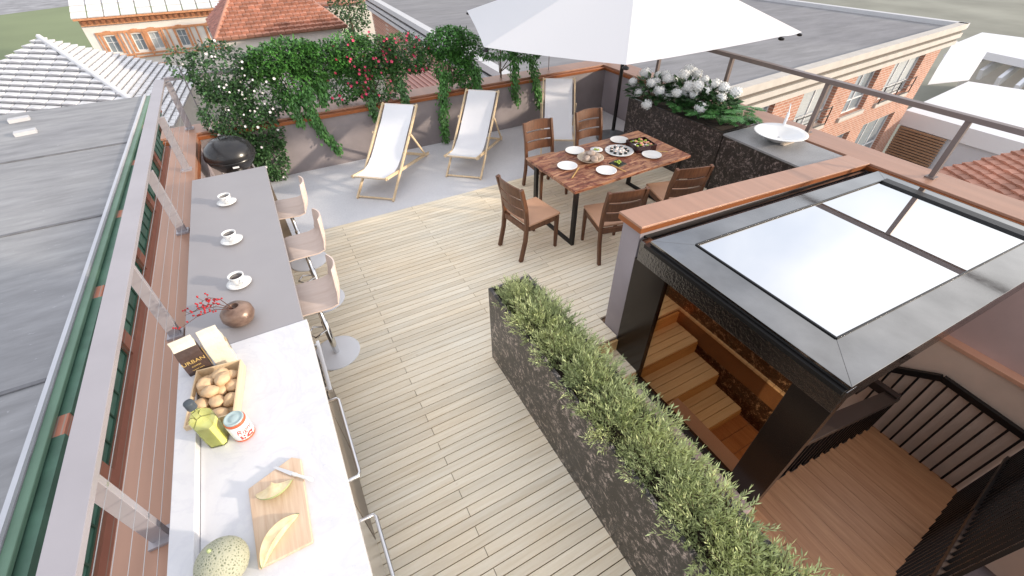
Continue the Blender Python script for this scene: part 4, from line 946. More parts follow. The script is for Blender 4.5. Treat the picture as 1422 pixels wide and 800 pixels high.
HD0=[[(-.12,-.22,.30),(-.30,.02,.22),(-.02,.22,.46),(.12,-.05,.50),(-.2,-.1,.42),(-.33,-.22,.10),(.02,-.3,.22)],[(-.33,-.16,.34),(-.1,-.02,.58),(.12,.1,.60),(-.28,.12,.50),(.02,-.28,.34),(.2,-.16,.48),(-.15,-.3,.44),(.28,.05,.5)],[(-.25,.1,.34),(.1,-.1,.46),(.2,.12,.42),(-.05,-.22,.36),(-.3,-.12,.2),(.22,-.22,.40)]]
HD=[]
for k,hs_ in enumerate(HD0):
    rq=random.Random(k+70); HD.append([(p[0]*.95,p[1],p[2]*.78+.02) for p in hs_]+[(rq.uniform(-.3,.3),rq.uniform(-.25,.25),rq.uniform(.26,.42)) for _ in range(4)])
for k,((x,y_),lab) in enumerate(hl):
    e=hydrangea(50+k,420); e.location=(x,y_,.76); e['label']=lab
    for j,p in enumerate(HD[k]): head(e,p,random.Random(k*9+j).uniform(.062,.092),k*20+j)
def lobed(e_,seed):
    r=random.Random(seed); m_=MB(); st_=MB()
    for k in range(34):
        an=r.uniform(0,2*PI); rr=r.uniform(.04,.17); h=r.uniform(.05,.17); p=Vector((rr*math.cos(an),rr*math.sin(an),h)); st_.tube([(0,0,0),p*.6+Vector((0,0,.03)),p],[.004,.003,.002],4)
        d_=Vector((math.cos(an),math.sin(an),-.15)).normalized(); sd_=d_.cross(Vector((0,0,1))).normalized(); Ls=r.uniform(.11,.16)
        m_.leaf(p,d_,Vector((0,0,1)),Ls,.035,.1)
        for j in range(5):
            t_=.05+.17*j
            for s_ in(-1,1): m_.leaf(p+d_*Ls*t_,(d_*(.35+.1*j)+sd_*s_).normalized(),Vector((0,0,1)),Ls*(.55-.07*j),.022,.1)
    m_.build('leaves',M['leafP'],e_); st_.build('stalks',M['leafP'],e_)
e=empty('split_leaf_plant',(5.22,4.18,.78),'split-leaf plant at the front edge below the hydrangeas','plant','split-leaf plants in the black planter'); lobed(e,1)
for (x,y_,lab,s_) in ((5.30,3.86,'split-leaf plant in the planter corner next to the counter seam',1.1),(5.52,4.0,'split-leaf plant in the middle of the group behind the front ones',1.1),(5.58,3.75,'rightmost split-leaf plant, next to the basin and parapet',1.15),(5.16,4.52,'split-leaf plant hanging over the front under the flower heads',.9)):
    dup(e,(x,y_,.78),x*7,lab,scale=(s_,s_,s_))

# ================================================================ climbers on the back parapet
def climber(name,label,cat,blobs,trails,leafmat,lsize,seed,flowers=None):
    r=random.Random(seed); e=empty(name,(blobs[0][0][0],7.2,.0),label,cat); lf=MB(); FL_=[]; sm=MB()
    def put(p,d_): lf.leaf(p,d_,Vector((0,-.4,1))+rndv(r)*.8,r.uniform(.7,1.25)*lsize,r.uniform(.45,.7)*lsize,.15)
    for (c_,rad,n) in blobs:
        c_=Vector(c_)
        for k in range(int(n*2.0)):
            v_=rndv(r); s_=v_.length; v_=v_.normalized()*(s_**.45)
            nz=noise.noise(Vector((c_.x+v_.x*rad[0],v_.y,c_.z+v_.z*rad[2]))*4.2)
            if nz<-.33: continue
            p=c_+Vector((v_.x*rad[0],v_.y*rad[1],v_.z*rad[2]))*(1+.25*nz)
            dr_=(Vector((v_.x*.5,v_.y-.5,v_.z*.3-.3))+rndv(r)*.8); put(p,dr_.normalized())
            if flowers and r.random()<flowers[1] and (v_.y<.1):
                pf=p+Vector((0,-.05,.02)); fd=Vector((r.uniform(-.5,.5),-1,.6)).normalized()
                t1=fd.orthogonal().normalized(); t2=fd.cross(t1)
                FL_.append((pf,fd))
    for pts in trails:
        P_=[Vector(p) for p in pts]; sm.tube(P_,.005,5)
        for i in range(len(P_)-1):
            Lg=(P_[i+1]-P_[i]).length; n=int(Lg*800)
            for k in range(n):
                w_=.085*(1-.55*(i+k/n)/(len(P_)-1)); p=P_[i].lerp(P_[i+1],k/n)+Vector((r.gauss(0,w_*.6),r.gauss(-.02,.035),r.gauss(0,.03))); put(p,Vector((r.uniform(-.6,.6),-.6,-.8)).normalized())
    sm.tube([(blobs[0][0][0],7.33,-.0),(blobs[0][0][0]+.05,7.3,.8),(blobs[0][0][0],7.2,1.3)],[.02,.016,.008],6)
    for q_ in range(7):
        c_=Vector(r.choice(blobs)[0]); sm.tube([(blobs[0][0][0],7.25,.9),tuple((c_+Vector((blobs[0][0][0],7.25,.9)))/2+Vector((0,.05,.1))),tuple(c_+rndv(r)*.2)],[.010,.007,.003],5)
    lf.build('foliage',leafmat,e,world=True); sm.build('stems',M['trunk'],e,world=True)
    if flowers:
        m_=MB()
        for a_ in range(5):
            an=2*PI*a_/5; m_.leaf(Vector((0,0,0)),Vector((math.cos(an),math.sin(an),.35)).normalized(),Vector((0,0,1)),flowers[2],flowers[2]*.85,.1)
        r.shuffle(FL_); first=None
        for pf,fd in FL_[:95]:
            if first is None: first=o=m_.build('flower',flowers[0],e)
            else: o=first.copy(); COL.objects.link(o); o.parent=e
            o.location=pf-e.location; o.rotation_euler=fd.to_track_quat('Z','Y').to_euler(); s_=r.uniform(.8,1.3); o.scale=(s_,s_,s_)
    return e
climber('white_flowering_climber','white-flowering climber spilling down the left corner behind the black grill','climbing plant',
 [((-.45,7.2,1.45),(.40,.18,.36),1000),((-.55,7.1,1.0),(.36,.2,.42),1000),((-.38,7.02,.72),(.38,.2,.38),900),((-.27,6.93,.36),(.22,.12,.34),420),((-.85,7.2,1.6),(.14,.12,.2),90),((-.1,7.15,1.2),(.35,.18,.42),900),((-.62,7.0,.55),(.24,.14,.26),420)],[[(-.4,7.0,.5),(-.33,6.98,.2),(-.3,6.97,.03)]],M['leafC'],.055,1,(M['whiteflower'],.05,.018))
climber('green_climber','leafy green climber with two hanging tails above the parapet, left of the red flowers','climbing plant',
 [((.35,7.22,1.55),(.48,.16,.20),1200),((.75,7.22,1.45),(.45,.16,.24),1100),((.35,7.18,1.2),(.30,.14,.28),650),((1.2,7.2,1.5),(.4,.15,.26),700),((.1,7.2,1.5),(.3,.15,.2),450)],
 [[(.50,7.1,1.2),(.45,7.03,.85),(.50,6.99,.6),(.62,6.98,.38),(.68,6.98,.24)],[(.25,7.1,1.1),(.25,7.05,.85),(.28,7.0,.72)],[(.75,7.2,1.3),(.7,7.15,1.05),(.66,7.1,.9)]],M['leafB'],.058,2)
climber('red_flowering_climber','climber dotted with crimson flowers on the middle of the back parapet','climbing plant',
 [((1.45,7.2,1.42),(.48,.17,.30),1250),((1.95,7.22,1.40),(.42,.17,.28),1050),((1.5,7.14,1.05),(.36,.15,.28),750),((1.2,7.2,1.15),(.26,.15,.3),420),((1.0,7.25,1.0),(.3,.12,.18),260),((2.2,7.22,1.32),(.28,.14,.22),420)],
 [[(1.35,7.05,.95),(1.32,7.0,.75),(1.36,6.98,.58)],[(1.85,7.1,1.1),(1.84,7.03,.9),(1.86,7.0,.72)]],M['leafA'],.052,3,(M['redflower'],.05,.023))
climber('green_climber','dense green climber with one long tail between the first two deckchairs','climbing plant',
 [((2.72,7.2,1.48),(.34,.17,.22),1000),((2.95,7.2,1.4),(.28,.16,.26),750),((2.75,7.16,1.15),(.30,.15,.26),720),((3.0,7.15,1.0),(.22,.13,.25),380)],
 [[(2.58,7.1,1.1),(2.5,7.03,.8),(2.44,6.99,.5),(2.42,6.98,.25),(2.44,6.97,.08)],[(3.1,7.1,1.1),(3.12,7.05,.88),(3.1,7.0,.74)]],M['leafB'],.055,4)
climber('green_climber','green climber hanging in two tails under the edge of the white parasol','climbing plant',
 [((3.65,7.2,1.28),(.38,.15,.16),620),((4.15,7.2,1.2),(.32,.14,.16),520),((4.6,7.2,1.2),(.14,.1,.08),110)],
 [[(3.85,7.1,1.15),(3.82,7.03,.85),(3.80,6.99,.58),(3.83,6.98,.45)],[(4.2,7.1,1.1),(4.22,7.03,.8),(4.28,6.99,.5),(4.3,6.98,.32)]],M['leafB'],.05,5)
# trellis carrying them
tl=empty('trellis',(2,7.3,.8),'thin wire trellis hidden in the climbers on the back parapet','trellis')
for x in (-.9,.3,1.5,2.7,3.9,4.7): MB().tube([(x,7.32,.8),(x,7.32,1.62)],.009,6).build('upright',M['rail'],tl,world=True)
for z in (1.1,1.5): MB().tube([(-.9,7.32,z),(4.7,7.32,z)],.003,5).build('wire',M['rail'],tl,world=True)

# ================================================================ BACKGROUND BUILDINGS
def ray(px,py): return CR@Vector(((px-711)/f,-(py-400)/f,-1))
def at(px,py,z=0): r=ray(px,py); return Vector((0,0,3))+r*((z-3)/r.z)
def facade(mb,O,e,nrm,W_,z0,z1,holes,depth=.15,T=None):
    O=Vector(O);e=Vector(e).normalized();nrm=Vector(nrm).normalized()
    ss=sorted({0,W_}|{h[0] for h in holes}|{h[1] for h in holes}); zz=sorted({z0,z1}|{h[2] for h in holes}|{h[3] for h in holes})
    P=lambda s_,z,dd_=0: O+e*s_+Vector((0,0,z-O.z))-nrm*dd_
    for a_,b2 in zip(ss[:-1],ss[1:]):
        for c_,d_ in zip(zz[:-1],zz[1:]):
            m1,m2=(a_+b2)/2,(c_+d_)/2
            if any(h[0]<m1<h[1] and h[2]<m2<h[3] for h in holes): continue
            mb.add([P(a_,c_),P(b2,c_),P(b2,d_),P(a_,d_)],[(0,1,2,3)])
    for (a_,b2,c_,d_) in holes:
        for (s1,z1_,s2,z2_) in ((a_,c_,b2,c_),(b2,c_,b2,d_),(b2,d_,a_,d_),(a_,d_,a_,c_)): mb.add([P(s1,z1_),P(s2,z2_),P(s2,z2_,depth),P(s1,z1_,depth)],[(0,1,2,3)])
def window(parent,O,e,nrm,h,depth,mull=1,trans=None,fmat=None,gmat=None,sill=True,blind=False):
    O=Vector(O);e=Vector(e).normalized();nrm=Vector(nrm).normalized(); a_,b2,c_,d_=h
    P=lambda s_,z,dd_=0: O+e*s_+Vector((0,0,z-O.z))-nrm*dd_
    fr_=MB(); t_=.07 if (b2-a_)>1 else .05; dd_=depth-.04
    def fb(s0,s1,z0,z1): 
        q=[P(s0,z0,dd_+.03),P(s1,z0,dd_+.03),P(s1,z0,dd_-.03),P(s0,z0,dd_-.03),P(s0,z1,dd_+.03),P(s1,z1,dd_+.03),P(s1,z1,dd_-.03),P(s0,z1,dd_-.03)]; fr_.hexa(q)
    fb(a_,a_+t_,c_,d_);fb(b2-t_,b2,c_,d_);fb(a_+t_,b2-t_,c_,c_+t_);fb(a_+t_,b2-t_,d_-t_,d_)
    for k in range(mull): s_=a_+(b2-a_)*(k+1)/(mull+1); fb(s_-t_*.4,s_+t_*.4,c_+t_,d_-t_)
    if trans: z=c_+(d_-c_)*trans; fb(a_+t_,b2-t_,z-t_*.4,z+t_*.4)
    fo=fr_.build('window',fmat or M['frame_white'],parent,world=True)
    g_=MB().add([P(a_,c_,depth-.02),P(b2,c_,depth-.02),P(b2,d_,depth-.02),P(a_,d_,depth-.02)],[(0,1,2,3)]).build('pane',gmat or M['windowglass'],fo); g_.location=-parent.location
    if sill:
        q=MB().hexa([P(a_-.1,c_-.22,.0),P(b2+.1,c_-.22,.0),P(b2+.1,c_-.22,-.12),P(a_-.1,c_-.22,-.12),P(a_-.1,c_-.003,.0),P(b2+.1,c_-.003,.0),P(b2+.1,c_-.003,-.12),P(a_-.1,c_-.003,-.12)]).build('sill',M['cream'],fo); q.location=-parent.location
    return fo
GZ=-16
# ---- brick office building on the right
O=Vector((8.44,10.21,-2)); e=Vector((28.02,2.45,0)).normalized(); nr=Vector((e.y,-e.x,0)); W_=28.12
ob_=empty('brick_office_building',(22,26,GZ),'long brick office building with cream banded cornice and flat grey roof','building')
holes=[(1.2,5.0,-5.1,-2.95),(7.3,10.6,-5.1,-3.0),(12.8,15.9,-5.25,-3.0),(17.6,20.0,-5.3,-3.05),(21.5,25.2,-5.3,-3.05),
       (1.2,5.0,-9.4,-6.5),(7.3,10.6,-9.4,-6.5),(12.8,15.9,-9.4,-6.5),(17.4,20.0,-9.4,-6.5),(21.5,25.4,-9.4,-6.5),(7.3,10.6,-13.4,-10.5),(12.8,15.9,-13.4,-10.5),(17.4,20,-13.4,-10.5),(21.5,25.4,-13.4,-10.5)]
fw_=MB(); facade(fw_,O+nr*-.35,e,nr,27.2,GZ,-2.9,holes,.3)
c0_=O-nr*.35; c1_=c0_+e*27.2
back=Vector((34.3,44,0)); bl=Vector((9.7,44,0))
fw_.add([(c1_.x,c1_.y,GZ),(back.x,back.y,GZ),(back.x,back.y,-2.9),(c1_.x,c1_.y,-2.9)],[(0,1,2,3)]); fw_.add([(c0_.x+.3,c0_.y,-2.9),(bl.x+.3,bl.y,-2.9),(bl.x+.3,bl.y,GZ),(c0_.x+.3,c0_.y,GZ)],[(0,1,2,3)])
fw_.build('brick_wall',M['brickX'],ob_,world=True)
for k,h in enumerate(holes):
    window(ob_,O-nr*.35,e,nr,h,.3,mull=2 if h[1]-h[0]>3.2 else 1,trans=(.3 if k in(3,2,4) else .35),blind=False,gmat=(M['blind'] if k in (2,4) else M['windowglass']))
for h in (holes[2],holes[4]):   # balcony rails
    m_=MB(); P=lambda s_,z,dd_: (O-nr*.35)+e*s_+Vector((0,0,z+2))+nr*dd_
    for z in(.05,.45,.85): m_.tube([P(h[0],h[2]+z,.15),P(h[1],h[2]+z,.15)],.03,5)
    for s_ in (h[0],(h[0]+h[1])/2,h[1]): m_.tube([P(s_,h[2],.15),P(s_,h[2]+.9,.15)],.03,5)
    m_.build('window_rail',M['black'],ob_,world=True)
# roof slab
rf=MB(); rp4=[tuple((O-nr*.6+e*.45).xy),tuple((O-nr*.6+e*27.7).xy),(34.2,44),(9.8,44)]; rf.prism(rp4,-2.5,-2.22); rf.build('roof',M['roofdark'],ob_,world=True)
def cornice(A,B,nrm,matA,matB,nm):
    A=Vector(A);B=Vector(B)
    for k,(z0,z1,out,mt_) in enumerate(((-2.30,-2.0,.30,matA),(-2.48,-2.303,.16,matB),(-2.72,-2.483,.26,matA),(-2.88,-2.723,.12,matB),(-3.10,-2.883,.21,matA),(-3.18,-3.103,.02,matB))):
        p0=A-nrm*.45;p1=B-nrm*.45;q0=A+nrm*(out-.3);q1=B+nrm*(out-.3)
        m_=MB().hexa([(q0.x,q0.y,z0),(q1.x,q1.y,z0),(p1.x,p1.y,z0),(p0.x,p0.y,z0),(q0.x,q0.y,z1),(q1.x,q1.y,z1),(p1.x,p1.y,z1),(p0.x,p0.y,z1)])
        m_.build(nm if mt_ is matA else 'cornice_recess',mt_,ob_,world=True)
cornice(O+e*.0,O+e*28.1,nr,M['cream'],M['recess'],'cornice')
ld=Vector((9.6-8.44,44-10.21,0)).normalized(); ln=Vector((-ld.y,ld.x,0))
cornice(Vector((8.46,10.35,0)),Vector((9.6,44,0)),ln,M['greycornice'],M['dark'],'cornice')
rd=(Vector((34.3,44,0))-(O+e*28.1)).normalized(); rd.z=0; rn=Vector((rd.y,-rd.x,0)); p0=(O+e*27.95); 
MB().bar((p0.x,p0.y,-2.12),(34.3,44,-2.12),.45,.24).build('roof_kerb',M['greycornice'],ob_,world=True)
# roof clutter
m_=MB().box(17,22,-2.17,3.2,.8,.08,rz=.3).box(19.5,21,-2.17,2.2,.5,.09,rz=-.2).box(13.5,25,-2.16,4,1.1,.1,rz=.15); m_.build('roof_patches',M['whiteroof'],ob_,world=True)

# ---- street building left: grey flat roof, green gutter, brick and green windows
k_=2.4; XF=-3.2*k_; ZR=3-4*k_
sb=empty('street_building',(XF-10,10,GZ),'long building across the street with grey flat roof, green gutter and green windows','building')
YA,YB=-25,17*k_
MB().bb(XF-28,XF,YA,YB,ZR-.6,ZR).build('roof',M['roofgrey'],sb,world=True)
seam=MB()
for yy in (5.2*k_,9.3*k_,13*k_): seam.bb(XF-28,XF-.2,yy,yy+.14,ZR+.002,ZR+.05)
seam.build('roof_seam',pm('roof_seam_felt',(.16,.16,.17),.8),sb,world=True)
pp=MB()
for yy in (1.9*k_,): pp.tube([(XF-28,yy,ZR+.15),(XF-.1,yy+.6,ZR+.15)],.07,6); pp.tube([(XF-28,yy+.5,ZR+.15),(XF-.1,yy+1.1,ZR+.15)],.05,6)
pp.build('roof_pipe',M['whitewall'],sb,world=True)
for (px_,py_) in ((28,168),(37,186)):
    q_=at(px_,py_,ZR); MB().box(q_.x,q_.y,ZR+.1,1.0,.5,.2,rz=.2).build('skylight',M['greycornice'],sb,world=True)
MB().bb(XF-.02,XF+.22,YA,YB,ZR-.16,ZR-.02).build('gutter',M['greenlight'],sb,world=True,bevel=.03)
MB().bb(XF-.14,XF-.021,YA,YB,ZR+.002,ZR+.10).build('roof_edge_trim',M['whitewall'],sb,world=True)
br_=MB(); yy=YA
while yy<YB: br_.bb(XF+.45,XF+.53,yy,yy+.10,ZR-.62,ZR-.50); yy+=.62
br_.build('gutter_rivets',M['dark'],sb,world=True)
hs=[]; yy=YA+.8
while yy+5.6<YB: hs.append((yy,yy+5.2,ZR-2.95,ZR-1.2)); yy+=5.9
fw_=MB(); facade(fw_,(XF,0,ZR),(0,1,0),(1,0,0),1,GZ,ZR-.36,[]) if False else None
fm_=MB()
def fy(mb,holes): 
    facade(mb,(XF,YA,ZR),(0,1,0),(1,0,0),YB-YA,GZ,ZR-.17,[(h[0]-YA,h[1]-YA,h[2],h[3]) for h in holes],.25)
fy(fm_,hs); fm_.bb(XF-28,XF-.3,YA+.1,YB-.1,GZ,ZR-.61)
fm_.build('brick_wall',M['brickY'],sb,world=True)
for h in hs: window(sb,(XF,YA,ZR),(0,1,0),(1,0,0),(h[0]-YA,h[1]-YA,h[2],h[3]),.25,mull=4,trans=.55,fmat=M['green'],gmat=M['greenpane'],sill=False)
for h in hs: MB().bb(XF+.002,XF+.42,h[1]+.002,h[1]+.698,ZR-1.16,ZR-.20).build('brick_pier',M['brickY'],sb,world=True)
for h in hs:
    MB().bb(XF+.002,XF+.45,h[0],h[1],ZR-1.16,ZR-.20).build('green_fascia',M['green'],sb,world=True)

# ---- tiled roofs
def tiles(mb,A,B,C,D,rows,tw,th,seed=0,gap=.04,stag=True):
    # A,B eave left/right ; D,C ridge left/right
    A,B,C,D=map(Vector,(A,B,C,D)); e=(B-A).normalized(); n=(B-A).cross(D-A).normalized()
    if n.z<0: n=-n
    up=n.cross(e).normalized(); 
    if up.dot(D-A)<0: up=-up
    H_=(D-A).dot(up); dl=(D-A).dot(e)/H_; dr_=(C-B).dot(e)/H_; W_=(B-A).length; r=random.Random(seed)
    for i in range(rows):
        v0=H_*i/rows; v1=H_*(i+1)/rows+gap; v1=min(v1,H_)
        l0,r0=dl*v0,W_+dr_*v0; l1,r1=dl*v1,W_+dr_*v1; s_=math.floor(min(l0,l1)/tw)*tw-(tw/2 if (i%2 and stag) else 0)
        while s_<max(r0,r1):
            a0,a1=max(s_,l0),min(s_+tw*(.94 if stag else .90),r0); b0,b1=max(s_,l1),min(s_+tw*(.94 if stag else .90),r1)
            if a1-a0>tw*.12 or b1-b0>tw*.12:
                a1=max(a1,a0);b1=max(b1,b0); h0=th*1.6+r.uniform(0,th*.3); h1=th*.4
                P=lambda s2,v2,h2: A+e*s2+up*v2+n*h2
                mid=(a0+a1)/2
                vs=[P(a0,v0,0),P(a1,v0,0),P(a1,v0,h0),P(mid,v0,h0*1.25),P(a0,v0,h0),P(b0,v1,h1),P((b0+b1)/2,v1,h1*1.3),P(b1,v1,h1)]
                mb.add(vs,[(0,1,2,3,4),(4,3,6,5),(3,2,7,6),(1,7,2),(0,4,5)])
            s_+=tw
# white hipped roof
z0,z1_=-11,-5; ap=at(55,53,z1_); FR=at(240,180,z0+1.5); BR_=at(277,100,z0+1.5)
wr=empty('white_tiled_house',(ap.x,ap.y,GZ),'house with white tiled hipped roof behind the grey flat roof','house')
FL=Vector((2*ap.x-BR_.x,2*ap.y-BR_.y,FR.z)); BL=Vector((2*ap.x-FR.x,2*ap.y-FR.y,FR.z))
m_=MB(); apL=ap+Vector((-.2,0,0)); tiles(m_,FL,FR,ap,ap+Vector((-.02,0,0)),15,1.5,.13,1,-.10,False); m_.build('front_roof_slope',M['whitetile'],wr,world=True)
m_=MB(); tiles(m_,FR,BR_,ap,ap+Vector((0,-.02,0)),24,1.0,.10,2,-.08,False); m_.build('side_roof_slope',M['whitetile'],wr,world=True)
un=MB(); 
for (p_,q_) in ((FL,FR),(FR,BR_),(BR_,BL),(BL,FL)): un.add([p_-Vector((0,0,.05)),q_-Vector((0,0,.05)),ap-Vector((0,0,.05))],[(0,1,2)])
un.build('roof_deck',pm('grey_roof_underlay',(.36,.36,.38),.8),wr,world=True)
hp_=MB(); 
for p_ in (FR,): hp_.tube([p_+Vector((0,0,.1)),ap+Vector((0,0,.12))],.22,6)
hp_.build('hip_tiles',M['whitetile'],wr,world=True)
wb=MB(); ins=lambda p_:(ap.x+(p_.x-ap.x)*.94,ap.y+(p_.y-ap.y)*.94); wb.prism([ins(FL),ins(FR),ins(BR_),ins(BL)],GZ,FR.z-.1); wb.build('wall',M['palestucco'],wr,world=True)
# cream and orange building (facade along x)
k_=2.9; YM=26*k_; ZM=3-3*k_; S=k_
mb_=empty('ornate_cream_building',(-5*k_,YM+8,GZ),'cream building with orange brick trim, arched windows and white tiled roof','building')
X0=-5.81*k_; X1=4.0*k_
def mz(z): return 3+(z-3)*k_
wins=[(-5.28,-4.88),(-4.33,-3.96),(-3.72,-3.34),(-2.68,-2.33),(-1.5,-1.15)]
holes=[((a_-(-5.81))*k_,(b2+5.81)*k_,mz(-1.36),mz(-.74)) for a_,b2 in wins]
m_=MB(); facade(m_,(X0,YM,0),(1,0,0),(0,-1,0),X1-X0,GZ,mz(-.33),holes,.3); m_.add([(X0,YM,GZ),(X0,YM+16,GZ),(X0,YM+16,mz(-.33)),(X0,YM,mz(-.33))],[(0,1,2,3)]); m_.build('wall',M['palestucco'],mb_,world=True)
for k,h in enumerate(holes):
    window(mb_,(X0,YM,0),(1,0,0),(0,-1,0),h,.28,mull=1,trans=.62,gmat=M['windowglass'] if k!=2 else M['blind'],sill=False)
    # orange arched surround
    sr=MB(); a_,b2,c_,d_=h; xa,xb=X0+a_,X0+b2
    sr.bb(xa-.28,xa-.003,YM-.08,YM,c_-.1,d_+.05).bb(xb+.003,xb+.28,YM-.08,YM,c_-.1,d_+.05)
    for j in range(7):
        t0,t1=j/7,(j+1)/7; xx0=xa-.28+(xb-xa+.56)*t0; xx1=xa-.28+(xb-xa+.56)*t1; up_=.28*math.sin(PI*(t0+t1)/2); sr.bb(xx0,xx1,YM-.10,YM,d_+.053+up_*.4,d_+.30+up_)
    sr.build('window_surround',M['paleorange'],mb_,world=True)
tr_=MB()
tr_.bb(X0+.9,X1,YM-.14,YM-.002,mz(-.66),mz(-.58)); tr_.bb(X0+1.0,X1,YM-.14,YM-.002,mz(-1.50),mz(-1.44)); tr_.bb(X0+1.0,X1,YM-.12,YM-.002,mz(-1.62),mz(-1.57))
for xx in (-5.45,-4.70,-4.52,-3.84,-3.18,-3.0,-2.14,-1.9): tr_.bb(xx*k_-.09,xx*k_+.09,YM-.16,YM-.143,mz(-1.56),mz(-.60))
tr_.bb(-3.95*k_,-3.55*k_,YM-.1,YM-.002,mz(-1.93),mz(-1.90)); tr_.bb(-3.6*k_,-3.55*k_,YM-.1,YM-.002,mz(-2.1),mz(-1.935)); tr_.build('brick_trim',M['paleorange'],mb_,world=True)
cn_=MB(); cn_.bb(X0-.25,X1,YM-.75,YM+.2,mz(-.10),mz(-.03)).bb(X0+.1,X1,YM-.35,YM-.01,mz(-.32),mz(-.105)); cn_.build('cornice',M['paleorange'],mb_,world=True)
xx=X0+.4; dtm=pm('dark_terracotta',(.28,.11,.05),.8)
while xx<X1: MB().bb(xx,xx+.28,YM-.6,YM-.36,mz(-.25),mz(-.13)).build('dentil',dtm,mb_,world=True); xx+=.62
m_=MB(); tiles(m_,(X0-.3,YM-.8,mz(-.02)),(X1,YM-.8,mz(-.02)),(X1,YM+13,mz(2.2)),(X0-.3,YM+13,mz(2.2)),13,1.6,.06,5,-.05,False); m_.build('roof',M['whitetile'],mb_,world=True)
# red tiled hipped house
zr=-5; A=at(300,58,zr); B=at(482,38,zr); LFT=at(272,27,zr-.4); D_=at(322,-8,-2.2); C_=at(433,-8,-2.2)
D_=Vector((A.x+3.1,A.y+5.6,-1.6)); C_=Vector((B.x-4.0,B.y+5.6,-1.6))
rr_=empty('red_tiled_house',((A.x+B.x)/2,A.y+5,GZ),'house with orange-red tiled hipped roof behind the climbers','house')
m_=MB(); tiles(m_,A,B,C_,D_,14,.62,.15,7); m_.build('front_roof_slope',M['redtile'],rr_,world=True)
E_=Vector((A.x-.6,A.y+12,zr)); m_=MB(); tiles(m_,E_,A,D_,D_+Vector((0,.05,0)),14,.62,.10,8); m_.build('side_roof_slope',pm('dark_red_clay_tile',(.36,.14,.10),.7,0,.2,1,island=.2),rr_,world=True)
F_=Vector((B.x,B.y+12,zr)); m_=MB(); tiles(m_,B,F_,C_+Vector((0,.05,0)),C_,14,.62,.10,9); m_.build('side_roof_slope',M['redtile'],rr_,world=True)
m_=MB().add([A,B,C_,D_,E_,F_],[(0,1,2,3),(4,0,3),(1,5,2),(5,4,3,2)]); 
for v_i in range(len(m_.v)): m_.v[v_i]=(m_.v[v_i][0],m_.v[v_i][1],m_.v[v_i][2]-.06)
m_.build('roof_deck',M['under'],rr_,world=True)
MB().prism([(A.x+.5,A.y+.5),(B.x-.5,B.y+.5),(F_.x-.5,F_.y-.4),(E_.x+.9,E_.y-.4)],GZ,zr-.12).build('wall',M['palestucco'],rr_,world=True)
MB().tube([A+Vector((0,0,.15)),D_+Vector((0,0,.2))],.16,6).build('hip_tiles',M['redtile'],rr_,world=True)
# small second red roof peeking right of it + small street tree
q_=at(456,8,-4.5); s2=empty('red_tiled_outhouse',(q_.x+6,q_.y,GZ),'sliver of a second red tiled roof at the top edge','house')
m_=MB(); tiles(m_,q_+Vector((-1.5,-.2,0)),q_+Vector((4.8,-.6,0)),q_+Vector((4.8,5,2)),q_+Vector((-1.5,5,2)),6,.62,.1,3); m_.build('roof',M['redtile'],s2,world=True)
MB().bb(q_.x-1.3,q_.x+4.6,q_.y,q_.y+5,GZ,-4.7).build('wall',M['palestucco'],s2,world=True)
# brown-red metal roof low behind the parapet
cr_=empty('low_metal_roof',(4.6,13,GZ),'brown-red ribbed metal roof low behind the back parapet','roof')
PT=[at(520,150,-2.6),at(665,128,-2.6),at(640,95,-2.6),at(568,78,-2.6)]
z_=-2.6; X=[5.0,8.3]; m_=MB().prism([(3.2,9.2),(8.3,9.2),(8.35,22.5),(5.9,22.5),(4.8,18)],-2.75,-2.6); m_.build('roof_sheet',M['corr'],cr_,world=True)
rb=MB(); xx=3.5
while xx<8.2: 
    ye=9.3 if xx<8.3 else 9.3; yt=18 if xx<5 else 22.4
    if xx<4.8: yt=9.2+(xx-3.2)*5.5
    rb.bb(xx,xx+.06,ye,yt,-2.598,-2.55); xx+=.24
rb.build('ribs',M['corr'],cr_,world=True); MB().prism([(3.4,9.4),(8.2,9.4),(8.2,22.3),(6.1,22.3),(5,18.1)],GZ,-2.76).build('wall',M['palestucco'],cr_,world=True)
# white low buildings on the right
def slab(name,label,pts,zt,th,mat,cat='building',walls=True,wm=None,inset=.3):
    c_=sum((Vector(p) for p in pts),Vector((0,0,0)))/len(pts); e_=empty(name,(c_.x,c_.y,GZ),label,cat)
    MB().prism([(p.x,p.y) for p in pts],zt-th,zt).build('roof',mat,e_,world=True)
    if walls: MB().prism([(c_.x+(p.x-c_.x)*.97,c_.y+(p.y-c_.y)*.97) for p in pts],GZ,zt-th-.005).build('wall',wm or M['whitewall'],e_,world=True)
    return e_
zt=-7
big=slab('white_low_building','low white flat-roofed building right of the brick facade, behind the right railing',[at(1258,153,zt),at(1345,113,zt),at(1560,146,zt),at(1560,238,zt)],zt,.9,M['whiteroof'])
P0=at(1260,157,zt-.95); P1=at(1560,242,zt-.95); dv=(P1-P0); dv.z=0; L_=dv.length; dv.normalize(); nn=Vector((dv.y,-dv.x,0))
lv=MB()
for k in range(20): lv.bar((36.30,13.05,-8.0-k*.17),(36.26,10.35,-8.0-k*.17),.14,.10)
lv.build('louvre_panel',M['louver'],big,world=True)
sk=slab('rooftop_box','small white boxy skylight on the low white roof',[at(1288,118,zt+.0),at(1312,80,zt),at(1358,92,zt),at(1345,112,zt)],zt+1.3,1.28,M['whiteroof'],'rooftop box',False)
zt2=-9
pg=empty('white_pergola',(60,20,GZ),'white roof edge with slanted beams at the right edge of the picture','pergola')
MB().prism([tuple(at(*p,zt2).xy) for p in ((1322,62),(1364,45),(1560,70),(1560,112))],zt2-.7,zt2).build('roof',M['whiteroof'],pg,world=True)
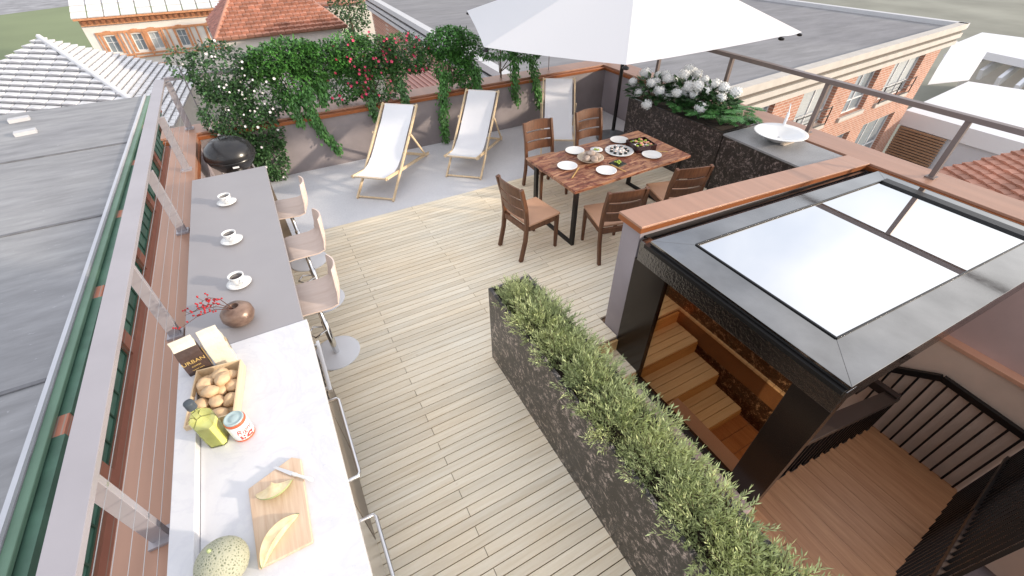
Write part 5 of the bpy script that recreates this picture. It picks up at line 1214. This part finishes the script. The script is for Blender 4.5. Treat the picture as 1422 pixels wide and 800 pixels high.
for k in range(9):
    a_=at(1345+k*26,70+k*5,zt2-.8); b_2=at(1312+k*26-k*2,82+k*11,zt2-2.2); MB().bar(a_,b_2,.35,1.1).build('beam',M['whiteroof'],pg,world=True)
MB().prism([tuple((at(*p,zt2)+Vector((6,1,0))).xy) for p in ((1352,58),(1364,50),(1550,74),(1550,90))],GZ,zt2-.71).build('wall',M['palestucco'],pg,world=True)
# red tile roof lower right
zt3=-3.2; A=at(1296,240,zt3); B=at(1470,318,zt3); ridgeD=at(1345,221,zt3+.35); ridgeC=at(1560,226,zt3+.35)
r3=empty('red_tiled_house',(A.x+2,A.y,GZ),'red tiled roof just beyond the right railing near the hatch','house')
Bx=at(1560,400,zt3); C3=at(1560,222,zt3+.3); D3=at(1345,220,zt3+.5)
m_=MB(); tiles(m_,at(1480,352,zt3),at(1296,238,zt3),D3,at(1600,250,zt3+1.0),13,.30,.05,4); m_.build('roof',M['redtile'],r3,world=True)
m_=MB().prism([tuple(at(*p,zt3).xy) for p in ((1300,243),(1345,226),(1600,252),(1480,350))],GZ,zt3-.1); m_.build('wall',M['whitewall'],r3,world=True)

# ---------------------------------------------------------------- ground
g=MB().bb(-400,700,-300,900,GZ-.5,GZ); tag(g.build('ground',M['olive']),kind='structure')
a_=at(-400,60,GZ); 
gp=[at(p[0],p[1],GZ) for p in ((-300,60),(100,8),(300,8),(300,110),(-300,300))]
tag(MB().poly([(p.x,p.y,GZ+.006) for p in gp]).build('lawn',M['grass']),kind='structure')
gp=[at(p[0],p[1],GZ) for p in ((-300,60),(100,8),(600,-30),(600,-48),(-300,-40))]
tag(MB().poly([(p.x,p.y,GZ+.012) for p in gp]).build('road',M['asphalt']),kind='structure')
tag(MB().bb(XF+.1,-1.6,-60,60,GZ,GZ+.02).build('street',M['asphalt']),kind='structure')
tag(MB().bb(-1.35,6.1,-1.45,7.3,GZ,-2.8).build('own_building_mass',M['stucco'],origin=(2.4,3,GZ)),'plain rendered body of the terrace building below the parapets','building')
# small tree between the red roofs
def tree(x,y,zt,rad,label,seed):
    r=random.Random(seed); e=empty('street_tree',(x,y,GZ),label,'tree'); lf=MB()
    for k in range(1500):
        v_=rndv(r).normalized()*(r.random()**.35); nz=noise.noise(v_*2.3+Vector((seed,0,0)))
        if nz<-.2: continue
        p=Vector((x,y,zt))+v_*rad*(1+.3*nz); lf.leaf(p,(v_+rndv(r)*.8).normalized(),rndv(r),rad*.14,rad*.10)
    lf.build('crown',M['leafC'],e,world=True); MB().tube([(x,y,GZ),(x+.1,y,zt-rad*.5),(x,y,zt)],[.25,.15,.06],7).build('trunk',M['trunk'],e,world=True)
q_=at(484,20,-5); tree(q_.x,q_.y,-5,2.0,'small dark tree between the red roof and the striped cornice',3)
q_=at(430,95,-4.5); tree(q_.x,q_.y,-5,1.4,'shrubby tree glimpsed through the gap between the climbers',5)
